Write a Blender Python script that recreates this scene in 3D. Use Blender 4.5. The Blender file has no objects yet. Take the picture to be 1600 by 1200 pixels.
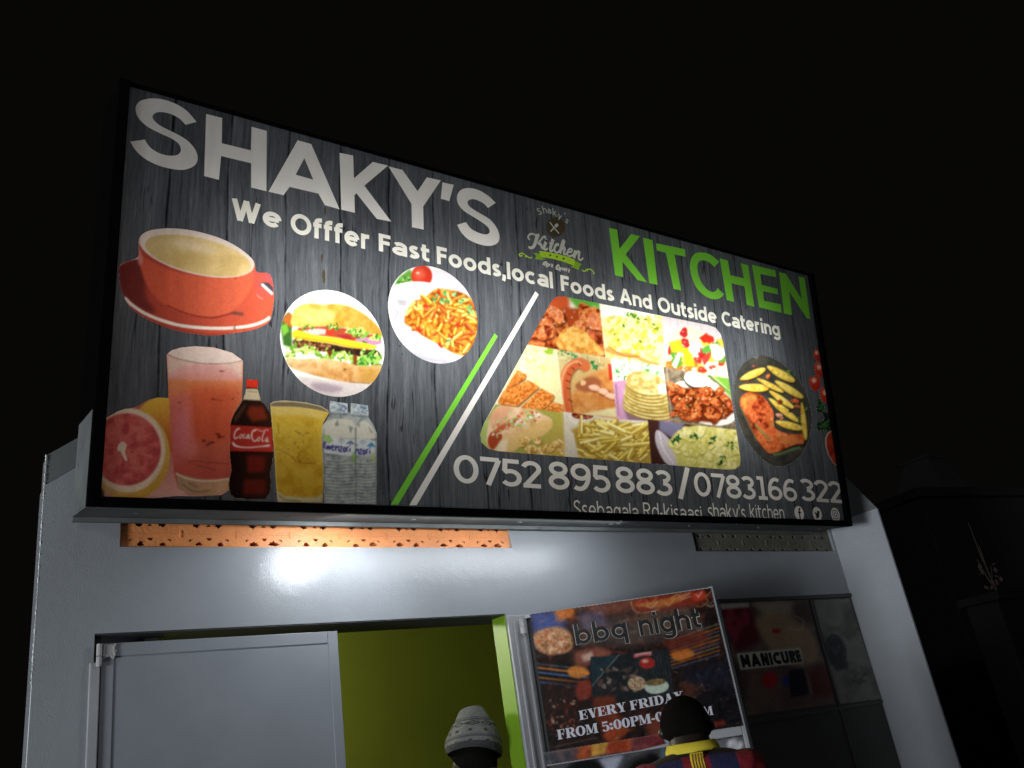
import bpy, bmesh, math, random
import numpy as np
from mathutils import Vector, Matrix
from mathutils.geometry import delaunay_2d_cdt

rnd = random.Random(7)
sc = bpy.context.scene
COL = sc.collection

# ------------------------------------------------------------------ camera
PX_F, PAN, PITCH, ROLL = 1362.17, math.radians(37.368), math.radians(22.915), math.radians(-9.129)
CAM = np.array([0.0, -3.0, 1.6])


def cam_axes():
    cp, sp = math.cos(PAN), math.sin(PAN)
    fwd = np.array([sp * math.cos(PITCH), cp * math.cos(PITCH), math.sin(PITCH)])
    right = np.array([cp, -sp, 0.0])
    up = np.cross(right, fwd)
    r = math.cos(ROLL) * right + math.sin(ROLL) * up
    u = -math.sin(ROLL) * right + math.cos(ROLL) * up
    return r, u, fwd


AX_R, AX_U, AX_F = cam_axes()
cd = bpy.data.cameras.new('camera')
co = bpy.data.objects.new('camera', cd)
COL.objects.link(co)
cd.sensor_width = 36.0
cd.lens = PX_F / 1600.0 * 36.0
cd.clip_end = 500.0
cd.clip_start = 0.05
co.matrix_world = Matrix(((AX_R[0], AX_U[0], -AX_F[0], CAM[0]), (AX_R[1], AX_U[1], -AX_F[1], CAM[1]),
                          (AX_R[2], AX_U[2], -AX_F[2], CAM[2]), (0, 0, 0, 1)))
sc.camera = co

# ------------------------------------------------------------------ world: a black, overcast night
world = bpy.data.worlds.new("World")
sc.world = world
world.use_nodes = True
bg = world.node_tree.nodes['Background']
bg.inputs[0].default_value = (1.0, 0.92, 0.82, 1)
bg.inputs[1].default_value = 0.0024

# ------------------------------------------------------------------ lamps
def point_lamp(name, loc, watts, radius, color):
    l = bpy.data.lights.new(name, 'POINT')
    l.energy = watts; l.shadow_soft_size = radius; l.color = color
    o = bpy.data.objects.new(name, l); COL.objects.link(o); o.location = loc
    return o


def spot_lamp(name, loc, target, watts, radius, color, cone, blend):
    l = bpy.data.lights.new(name, 'SPOT')
    l.energy = watts; l.shadow_soft_size = radius; l.color = color
    l.spot_size = math.radians(cone); l.spot_blend = blend
    o = bpy.data.objects.new(name, l); COL.objects.link(o); o.location = loc
    o.rotation_euler = (Vector(target) - Vector(loc)).to_track_quat('-Z', 'Y').to_euler()
    return o


COOL = (0.92, 0.965, 1.0)
spot_lamp('wall_floodlight', (1.305, -0.293, 2.425), (1.24, 0.0, 2.20), 6.5, 0.028, COOL, 132, 0.55)
point_lamp('yard_lamp', (-8.0, -3.5, 0.35), 3700.0, 1.3, COOL)
point_lamp('fill_lamp', (-7.0, -11.0, 4.0), 420.0, 1.0, COOL)  # added weak fill for the dark right-hand side, no visible source
point_lamp('room_lamp', (1.0, 1.6, 2.45), 85.0, 0.1, (1.0, 0.95, 0.82))

sc.view_settings.view_transform = 'Standard'
sc.view_settings.look = 'None'
sc.view_settings.exposure = 0.0
sc.view_settings.gamma = 1.0

sl_ = bpy.data.lights.new('sign_edge_light', 'AREA'); sl_.shape = 'RECTANGLE'; sl_.size = 1.3; sl_.size_y = 0.02; sl_.energy = 3.0; sl_.color = COOL
so_ = bpy.data.objects.new('sign_edge_light', sl_); COL.objects.link(so_); so_.location = (1.93, -0.285, 2.432)
so_.rotation_euler = Vector((0, 1.0, -0.75)).to_track_quat('-Z', 'Y').to_euler()

# ------------------------------------------------------------------ small helpers
def lin(c):
    return tuple(((v / 255.0) / 12.92 if v / 255.0 <= 0.04045 else ((v / 255.0 + 0.055) / 1.055) ** 2.4) for v in c)


def ray(px, py):
    x = (np.asarray(px, float) - 800.0) / PX_F
    y = (np.asarray(py, float) - 600.0) / PX_F
    return x[..., None] * AX_R - y[..., None] * AX_U + AX_F


def hit(px, py, P, n):
    d = ray(px, py)
    t = np.dot(np.asarray(P) - CAM, n) / (d @ np.asarray(n))
    return CAM + t[..., None] * d


def thing(name, label=None, cat=None, loc=(0, 0, 0), rot=(0, 0, 0), group=None, kind=None):
    o = bpy.data.objects.new(name, None); COL.objects.link(o)
    o.location = loc; o.rotation_euler = rot; o.empty_display_size = 0.1
    return tag(o, label, cat, group, kind)


def tag(o, label=None, cat=None, group=None, kind=None):
    for k, v in (('label', label), ('category', cat), ('group', group), ('kind', kind)):
        if v: o[k] = v
    return o


def mesh_obj(name, verts, faces, mat, parent=None, smooth=False):
    me = bpy.data.meshes.new(name)
    me.from_pydata([tuple(map(float, v)) for v in verts], [], [tuple(f) for f in faces])
    me.update()
    if mat: me.materials.append(mat)
    if smooth: me.polygons.foreach_set('use_smooth', [True] * len(me.polygons))
    o = bpy.data.objects.new(name, me); COL.objects.link(o)
    if parent: o.parent = parent
    return o


class MB:
    """collects bevelled boxes, tubes and slabs into one mesh"""
    def __init__(s): s.v = []; s.f = []

    def add(s, vs, fs):
        b = len(s.v); s.v += [tuple(v) for v in vs]; s.f += [tuple(i + b for i in f) for f in fs]

    def box(s, x0, x1, y0, y1, z0, z1, bev=0.0, M=None):
        bm = bmesh.new()
        bmesh.ops.create_cube(bm, size=1)
        for v in bm.verts:
            v.co = Vector(((x0 + x1) / 2 + v.co.x * (x1 - x0), (y0 + y1) / 2 + v.co.y * (y1 - y0), (z0 + z1) / 2 + v.co.z * (z1 - z0)))
        if bev:
            bmesh.ops.bevel(bm, geom=bm.edges[:], offset=bev, segments=2, affect='EDGES', profile=0.5)
        bm.verts.index_update()
        vs = [(M @ v.co if M else v.co) for v in bm.verts]
        s.add(vs, [[v.index for v in f.verts] for f in bm.faces]); bm.free()
        return s

    def tube(s, pts, r, n=8):
        pts = [Vector(p) for p in pts]; rings = []
        for i, p in enumerate(pts):
            a = pts[max(i - 1, 0)]; b = pts[min(i + 1, len(pts) - 1)]
            t = (b - a).normalized()
            x = t.orthogonal().normalized() if not rings else (lastx - t * lastx.dot(t)).normalized()
            lastx = x; y = t.cross(x); rr = r[i] if isinstance(r, (list, tuple)) else r
            rings.append([p + (x * math.cos(q) + y * math.sin(q)) * rr for q in [2 * math.pi * k / n for k in range(n)]])
        vs = [v for R in rings for v in R]; fs = []
        for i in range(len(rings) - 1):
            for k in range(n):
                fs.append((i * n + k, i * n + (k + 1) % n, (i + 1) * n + (k + 1) % n, (i + 1) * n + k))
        fs.append(tuple(range(n))[::-1]); fs.append(tuple((len(rings) - 1) * n + k for k in range(n)))
        s.add(vs, fs); return s

    def prism(s, poly, axis, a, b):
        """poly: 2-D points; axis 'y' -> (x,z) profile swept over y; axis 'x' -> (y,z) profile swept over x"""
        n = len(poly)
        P = (lambda p, t: (p[0], t, p[1])) if axis == 'y' else (lambda p, t: (t, p[0], p[1]))
        vs = [P(p, a) for p in poly] + [P(p, b) for p in poly]
        fs = [tuple(range(n)), tuple(range(2 * n - 1, n - 1, -1))]
        fs += [(i, n + i, n + (i + 1) % n, (i + 1) % n) for i in range(n)]
        s.add(vs, fs); return s

    def build(s, name, mat, parent=None, smooth=False):
        o = mesh_obj(name, s.v, s.f, mat, parent, smooth)
        bm = bmesh.new(); bm.from_mesh(o.data); bmesh.ops.recalc_face_normals(bm, faces=bm.faces); bm.to_mesh(o.data); bm.free()
        return o


# ------------------------------------------------------------------ materials
def new_mat(name):
    m = bpy.data.materials.new(name); m.use_nodes = True
    nt = m.node_tree; nt.nodes.clear()
    out = nt.nodes.new('ShaderNodeOutputMaterial')
    return m, nt, out


def nd(nt, typ, **kw):
    n = nt.nodes.new(typ)
    for k, v in kw.items(): setattr(n, k, v)
    return n


def setin(n, **kw):
    for k, v in kw.items(): n.inputs[k.replace('_', ' ')].default_value = v
    return n


def noise(nt, scale, detail=4, rough=0.55, vec=None, dist=0.0):
    n = nd(nt, 'ShaderNodeTexNoise'); setin(n, Scale=scale, Detail=detail, Roughness=rough, Distortion=dist)
    if vec is not None: nt.links.new(vec, n.inputs['Vector'])
    return n


def ramp(nt, fac, stops):
    r = nd(nt, 'ShaderNodeValToRGB'); el = r.color_ramp.elements
    while len(el) < len(stops): el.new(0.5)
    for e, (p, c) in zip(el, stops):
        e.position = p; e.color = c if len(c) == 4 else (*c, 1)
    nt.links.new(fac, r.inputs[0]); return r


def painted(name, c, rough=0.3, spec=0.5, bump=0.15, bscale=140, var=0.10, metal=0.0, stain=None, coat=0.0, vscale=3.0):
    m, nt, out = new_mat(name); L = nt.links.new
    tc = nd(nt, 'ShaderNodeTexCoord'); ob = tc.outputs['Object']
    p = nd(nt, 'ShaderNodeBsdfPrincipled'); setin(p, Roughness=rough, Metallic=metal)
    p.inputs['Specular IOR Level'].default_value = spec
    p.inputs['Coat Weight'].default_value = coat
    p.inputs['Coat Roughness'].default_value = 0.12
    n1 = noise(nt, vscale, 5, 0.6, ob)
    r1 = ramp(nt, n1.outputs['Fac'], [(0.3, tuple(v * (1 - var) for v in c)), (0.7, tuple(min(1, v * (1 + var)) for v in c))])
    src = r1.outputs[0]
    if stain:
        n2 = noise(nt, stain[0], 6, 0.65, ob)
        r2 = ramp(nt, n2.outputs['Fac'], [(stain[1], (0, 0, 0)), (min(1, stain[1] + 0.06), (1, 1, 1))])
        mx = nd(nt, 'ShaderNodeMixRGB'); L(r2.outputs[0], mx.inputs[0]); L(src, mx.inputs[1]); mx.inputs[2].default_value = (*stain[2], 1); src = mx.outputs[0]
    L(src, p.inputs['Base Color'])
    if bump:
        n3 = noise(nt, bscale, 3, 0.6, ob); n4 = noise(nt, bscale / 9, 2, 0.5, ob)
        ad = nd(nt, 'ShaderNodeMath', operation='ADD'); L(n3.outputs['Fac'], ad.inputs[0]); L(n4.outputs['Fac'], ad.inputs[1])
        b = nd(nt, 'ShaderNodeBump'); setin(b, Strength=bump, Distance=0.004); L(ad.outputs[0], b.inputs['Height']); L(b.outputs[0], p.inputs['Normal'])
        if coat: L(b.outputs[0], p.inputs['Coat Normal'])
    L(p.outputs[0], out.inputs[0])
    return m


def film_out(nt, out, col, gloss=0.05):
    """printed translucent sign film: light from behind passes through, light from the front is reflected"""
    L = nt.links.new
    tr = nd(nt, 'ShaderNodeBsdfTranslucent'); di = nd(nt, 'ShaderNodeBsdfDiffuse'); mx = nd(nt, 'ShaderNodeMixShader'); mx.inputs[0].default_value = 0.22
    tc = nd(nt, 'ShaderNodeTexCoord'); mp = nd(nt, 'ShaderNodeMapping'); mp.inputs['Scale'].default_value = (2.6, 1, 0.9); L(tc.outputs['Object'], mp.inputs[0])
    wr = noise(nt, 2.2, 3, 0.5, mp.outputs[0]); bp = nd(nt, 'ShaderNodeBump'); setin(bp, Strength=0.5, Distance=0.03); L(wr.outputs['Fac'], bp.inputs['Height']); L(bp.outputs[0], tr.inputs['Normal']); L(bp.outputs[0], di.inputs['Normal'])
    L(col, tr.inputs[0]); L(col, di.inputs[0]); L(tr.outputs[0], mx.inputs[1]); L(di.outputs[0], mx.inputs[2])
    L(mx.outputs[0], out.inputs[0])


def film_flat(name, c):
    m, nt, out = new_mat(name)
    tc = nd(nt, 'ShaderNodeTexCoord')
    n = noise(nt, 9, 3, 0.6, tc.outputs['Object'])
    r = ramp(nt, n.outputs['Fac'], [(0.3, tuple(v * 0.95 for v in c)), (0.7, c)])
    film_out(nt, out, r.outputs[0]); return m


def film_print(name):
    m, nt, out = new_mat(name); L = nt.links.new
    at = nd(nt, 'ShaderNodeVertexColor', layer_name='ink')
    tc = nd(nt, 'ShaderNodeTexCoord'); n = noise(nt, 160, 3, 0.7, tc.outputs['Object'])
    r = ramp(nt, n.outputs['Fac'], [(0.25, (0.86, 0.86, 0.86)), (0.75, (1, 1, 1))])
    mx = nd(nt, 'ShaderNodeMixRGB', blend_type='MULTIPLY'); mx.inputs[0].default_value = 1
    L(at.outputs['Color'], mx.inputs[1]); L(r.outputs[0], mx.inputs[2])
    film_out(nt, out, mx.outputs[0]); return m


def paper_print(name, rough=0.35):
    m, nt, out = new_mat(name); L = nt.links.new
    at = nd(nt, 'ShaderNodeVertexColor', layer_name='ink')
    tc = nd(nt, 'ShaderNodeTexCoord'); n = noise(nt, 120, 3, 0.7, tc.outputs['Object'])
    r = ramp(nt, n.outputs['Fac'], [(0.25, (0.75, 0.75, 0.75)), (0.75, (1, 1, 1))])
    mx = nd(nt, 'ShaderNodeMixRGB', blend_type='MULTIPLY'); mx.inputs[0].default_value = 1
    L(at.outputs['Color'], mx.inputs[1]); L(r.outputs[0], mx.inputs[2])
    p = nd(nt, 'ShaderNodeBsdfPrincipled'); setin(p, Roughness=rough); p.inputs['Specular IOR Level'].default_value = 0.18; L(mx.outputs[0], p.inputs['Base Color'])
    n2 = noise(nt, 14, 3, 0.5, tc.outputs['Object'])
    b = nd(nt, 'ShaderNodeBump'); setin(b, Strength=0.12, Distance=0.01); L(n2.outputs['Fac'], b.inputs['Height']); L(b.outputs[0], p.inputs['Normal'])
    L(p.outputs[0], out.inputs[0]); return m


def wood_film(name):
    """photograph of dark grey boards printed on the sign film: upright planks, dark seams, long grain, knots, a few rusty streaks"""
    m, nt, out = new_mat(name); L = nt.links.new
    tc = nd(nt, 'ShaderNodeTexCoord'); sep = nd(nt, 'ShaderNodeSeparateXYZ'); L(tc.outputs['Object'], sep.inputs[0])
    X, Z = sep.outputs['X'], sep.outputs['Z']

    def math_(op, a, b=None, c=None):
        n = nd(nt, 'ShaderNodeMath', operation=op)
        for i, v in enumerate((a, b, c)):
            if v is None: continue
            if isinstance(v, (int, float)): n.inputs[i].default_value = v
            else: L(v, n.inputs[i])
        return n.outputs[0]

    def vec(x, y, z):
        c = nd(nt, 'ShaderNodeCombineXYZ')
        for i, v in enumerate((x, y, z)):
            if isinstance(v, (int, float)): c.inputs[i].default_value = v
            else: L(v, c.inputs[i])
        return c.outputs[0]
    # wandering of the boards
    wn = noise(nt, 1.0, 3, 0.55, vec(math_('MULTIPLY', X, 1.6), 0.0, math_('MULTIPLY', Z, 1.1)))
    wx = math_('ADD', X, math_('MULTIPLY', math_('SUBTRACT', wn.outputs['Fac'], 0.5), 0.075))
    board = math_('FLOOR', math_('DIVIDE', math_('ADD', wx, 0.06), 0.205))
    bt = nd(nt, 'ShaderNodeTexWhiteNoise', noise_dimensions='1D'); L(board, bt.inputs['W'])
    off = math_('MULTIPLY', bt.outputs['Value'], 7.0)
    # fine fibres and broader streaks along the board
    g1 = noise(nt, 1.0, 9, 0.78, vec(math_('MULTIPLY', wx, 85.0), 1.7, math_('ADD', math_('MULTIPLY', Z, 3.6), off)))
    g2 = noise(nt, 1.0, 5, 0.7, vec(math_('MULTIPLY', wx, 26.0), 4.1, math_('ADD', math_('MULTIPLY', Z, 1.3), off)))
    g3 = noise(nt, 1.0, 6, 0.75, vec(math_('MULTIPLY', wx, 150.0), 6.6, math_('MULTIPLY', Z, 22.0)))
    tone = math_('ADD', math_('ADD', math_('MULTIPLY', g1.outputs['Fac'], 0.62), math_('MULTIPLY', g2.outputs['Fac'], 0.30)), math_('ADD', math_('MULTIPLY', g3.outputs['Fac'], 0.22), math_('MULTIPLY', bt.outputs['Value'], 0.07)))
    r = ramp(nt, tone, [(0.43, (0.030, 0.033, 0.039)), (0.56, (0.075, 0.084, 0.099)), (0.67, (0.116, 0.128, 0.147)), (0.80, (0.185, 0.200, 0.220))])
    # short dark cracks along the grain
    k1 = noise(nt, 1.0, 3, 0.6, vec(math_('MULTIPLY', wx, 13.0), 2.3, math_('ADD', math_('MULTIPLY', Z, 0.75), off)))
    d1 = math_('ABSOLUTE', math_('SUBTRACT', k1.outputs['Fac'], 0.5))
    gate = noise(nt, 1.0, 3, 0.6, vec(math_('MULTIPLY', wx, 6.0), 7.0, math_('MULTIPLY', Z, 3.4)))
    c1 = ramp(nt, math_('ADD', d1, math_('MULTIPLY', math_('MAXIMUM', math_('SUBTRACT', gate.outputs['Fac'], 0.43), 0.0), 0.5)), [(0.001, (0.16, 0.16, 0.17)), (0.011, (1, 1, 1))])
    # seams between boards
    sx = math_('DIVIDE', math_('ADD', wx, 0.06), 0.205)
    fr = math_('SUBTRACT', 0.5, math_('ABSOLUTE', math_('SUBTRACT', math_('FRACT', sx), 0.5)))
    sn = noise(nt, 1.0, 4, 0.65, vec(math_('MULTIPLY', wx, 4.0), 3.0, math_('MULTIPLY', Z, 7.0)))
    c2 = ramp(nt, math_('ADD', math_('SUBTRACT', fr, math_('MULTIPLY', math_('SUBTRACT', sn.outputs['Fac'], 0.44), 0.075)), math_('MULTIPLY', bt.outputs['Value'], 0.018)), [(0.0, (0.10, 0.10, 0.11)), (0.034, (1, 1, 1))])
    # rusty smears
    s1 = noise(nt, 1.0, 4, 0.6, vec(math_('MULTIPLY', wx, 5.5), 11.0, math_('MULTIPLY', Z, 1.6)))
    rs = ramp(nt, s1.outputs['Fac'], [(0.70, (0, 0, 0)), (0.78, (0.45, 0.45, 0.45))])
    m1 = nd(nt, 'ShaderNodeMixRGB', blend_type='MULTIPLY'); m1.inputs[0].default_value = 1
    L(r.outputs[0], m1.inputs[1]); L(c1.outputs[0], m1.inputs[2])
    m2 = nd(nt, 'ShaderNodeMixRGB', blend_type='MULTIPLY'); m2.inputs[0].default_value = 1
    L(m1.outputs[0], m2.inputs[1]); L(c2.outputs[0], m2.inputs[2])
    m3 = nd(nt, 'ShaderNodeMixRGB'); L(rs.outputs[0], m3.inputs[0]); L(m2.outputs[0], m3.inputs[1]); m3.inputs[2].default_value = (0.075, 0.05, 0.028, 1)
    film_out(nt, out, m3.outputs[0]); return m


WALL_C = (0.30, 0.32, 0.348)
M = {}
M['wall'] = painted('grey_gloss_paint', WALL_C, rough=0.24, spec=0.5, bump=0.26, bscale=190, var=0.05, coat=0.3, stain=(42, 0.745, (0.17, 0.175, 0.185)))
M['fin'] = painted('grey_gloss_paint_rough', (0.41, 0.435, 0.475), rough=0.26, spec=0.6, bump=0.45, bscale=150, var=0.07, coat=0.4)
M['cap'] = painted('darker_grey_plate', (0.15, 0.16, 0.16), rough=0.6, bump=0.12, var=0.14)  # darker than the walls; on the side wall it holds the sign's shade
M['door'] = painted('door_grey_paint', (0.255, 0.275, 0.305), rough=0.34, bump=0.10, bscale=30, var=0.09, coat=0.2, stain=(22, 0.72, (0.21, 0.225, 0.25)))
M['steel'] = painted('painted_steel_frame', (0.33, 0.34, 0.36), rough=0.42, bump=0.2, bscale=90, var=0.16, stain=(26, 0.70, (0.10, 0.075, 0.055)))
M['hinge'] = painted('welded_hinge_steel', (0.40, 0.40, 0.40), rough=0.5, bump=0.7, bscale=180, var=0.3, stain=(40, 0.6, (0.06, 0.05, 0.045)))
M['casing'] = painted('sign_sheet_metal', (0.13, 0.14, 0.14), rough=0.75, spec=0.1, bump=0.08, bscale=40, var=0.22, vscale=6, stain=(8, 0.66, (0.05, 0.05, 0.05)))
M['rail'] = painted('black_sign_rail', (0.002, 0.002, 0.002), rough=0.95, spec=0.015, bump=0.05, var=0.2)
M['inside'] = painted('white_sign_interior', (0.75, 0.75, 0.73), rough=0.8, bump=0, var=0.02)
M['green'] = painted('lime_wall_paint', (0.135, 0.255, 0.010), rough=0.5, bump=0.1, bscale=60, var=0.07, vscale=1.5)
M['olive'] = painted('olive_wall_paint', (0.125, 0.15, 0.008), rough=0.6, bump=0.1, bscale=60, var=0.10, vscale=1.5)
M['dark'] = painted('dark_void', (0.012, 0.012, 0.012), rough=0.9, bump=0, var=0.1)
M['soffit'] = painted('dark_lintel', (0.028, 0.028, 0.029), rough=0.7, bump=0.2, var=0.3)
M['orange'] = painted('orange_vent_paint', (0.78, 0.29, 0.10), rough=0.42, bump=0.7, bscale=70, var=0.10, vscale=9, stain=(26, 0.66, (0.55, 0.19, 0.065)))
M['greyvent'] = painted('grey_vent_concrete', (0.17, 0.165, 0.13), rough=0.7, bump=0.7, bscale=70, var=0.18, vscale=9)
M['ground'] = painted('dusty_ground', (0.09, 0.075, 0.06), rough=0.95, bump=0.6, bscale=12, var=0.3)
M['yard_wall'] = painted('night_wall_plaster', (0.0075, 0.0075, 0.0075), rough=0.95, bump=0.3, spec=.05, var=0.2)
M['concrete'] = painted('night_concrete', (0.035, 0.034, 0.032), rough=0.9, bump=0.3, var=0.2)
M['ink'] = film_print('printed_sign_film')
M['paper'] = paper_print('printed_poster')
M['wood'] = wood_film('printed_plank_film')
M['white_film'] = film_flat('white_film', (0.86, 0.85, 0.84))
M['cream_film'] = film_flat('cream_film', (0.82, 0.82, 0.76))
M['green_film'] = film_flat('green_film', (0.20, 0.62, 0.055))
M['logo_film'] = film_flat('logo_white_film', (0.55, 0.56, 0.52))
M['ribbon_film'] = film_flat('ribbon_green_film', (0.38, 0.62, 0.04))
M['ribbon_dark'] = film_flat('ribbon_dark_film', (0.21, 0.40, 0.03))
M['ink_dark'] = film_flat('dark_film', (0.02, 0.03, 0.015))
M['brown_film'] = film_flat('brown_film', (0.075, 0.058, 0.035))

# ------------------------------------------------------------------ stroke lettering
def arc(cx, cy, rx, ry, a0, a1, n=None):
    n = n or max(4, int(abs(a1 - a0) / 12))
    return [(cx + rx * math.cos(math.radians(a0 + (a1 - a0) * i / n)), cy + ry * math.sin(math.radians(a0 + (a1 - a0) * i / n))) for i in range(n + 1)]


def spline(pts, n=6, closed=False):
    P = [np.array(p, float) for p in pts]; out = []
    N = len(P)
    for i in range(N if closed else N - 1):
        if closed:
            p0, p1, p2, p3 = P[(i - 1) % N], P[i], P[(i + 1) % N], P[(i + 2) % N]
        else:
            p0, p1, p2, p3 = P[max(i - 1, 0)], P[i], P[i + 1], P[min(i + 2, N - 1)]
        if np.allclose(p1, p2): continue
        if np.allclose(p0, p1): p0 = 2 * p1 - p2
        if np.allclose(p2, p3): p3 = 2 * p2 - p1
        for k in range(n):
            t = k / n
            out.append(tuple(0.5 * ((2 * p1) + (-p0 + p2) * t + (2 * p0 - 5 * p1 + 4 * p2 - p3) * t * t + (-p0 + 3 * p1 - 3 * p2 + p3) * t ** 3)))
    if not closed: out.append(tuple(P[-1]))
    return out


def ribbon(pts, w, closed=False):
    """quads of a stroke of width w (number or one per point) with mitred joins"""
    P = [np.array(p, float) for p in pts]
    if closed and np.allclose(P[0], P[-1]): P = P[:-1]
    P = [p for i, p in enumerate(P) if i == 0 or np.linalg.norm(p - P[i - 1]) > 1e-6]
    N = len(P); W = [w] * N if not isinstance(w, (list, tuple)) else list(w)[:N]
    Lf, Rt = [], []
    for i in range(N):
        a = P[i - 1] if (i > 0 or closed) else None
        b = P[(i + 1) % N] if (i < N - 1 or closed) else None
        d1 = (P[i] - a) / np.linalg.norm(P[i] - a) if a is not None else None
        d2 = (b - P[i]) / np.linalg.norm(b - P[i]) if b is not None else None
        if d1 is None: d1 = d2
        if d2 is None: d2 = d1
        n1 = np.array([-d1[1], d1[0]]); n2 = np.array([-d2[1], d2[0]])
        m = n1 + n2; l = np.linalg.norm(m)
        m = n1 if l < 0.2 else m / l
        k = W[i] / 2 / max(0.35, float(m @ n1))
        Lf.append(P[i] + m * k); Rt.append(P[i] - m * k)
    qs = []
    for i in range(N if closed else N - 1):
        j = (i + 1) % N
        qs.append([tuple(Lf[i]), tuple(Rt[i]), tuple(Rt[j]), tuple(Lf[j])])
    return qs


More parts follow.
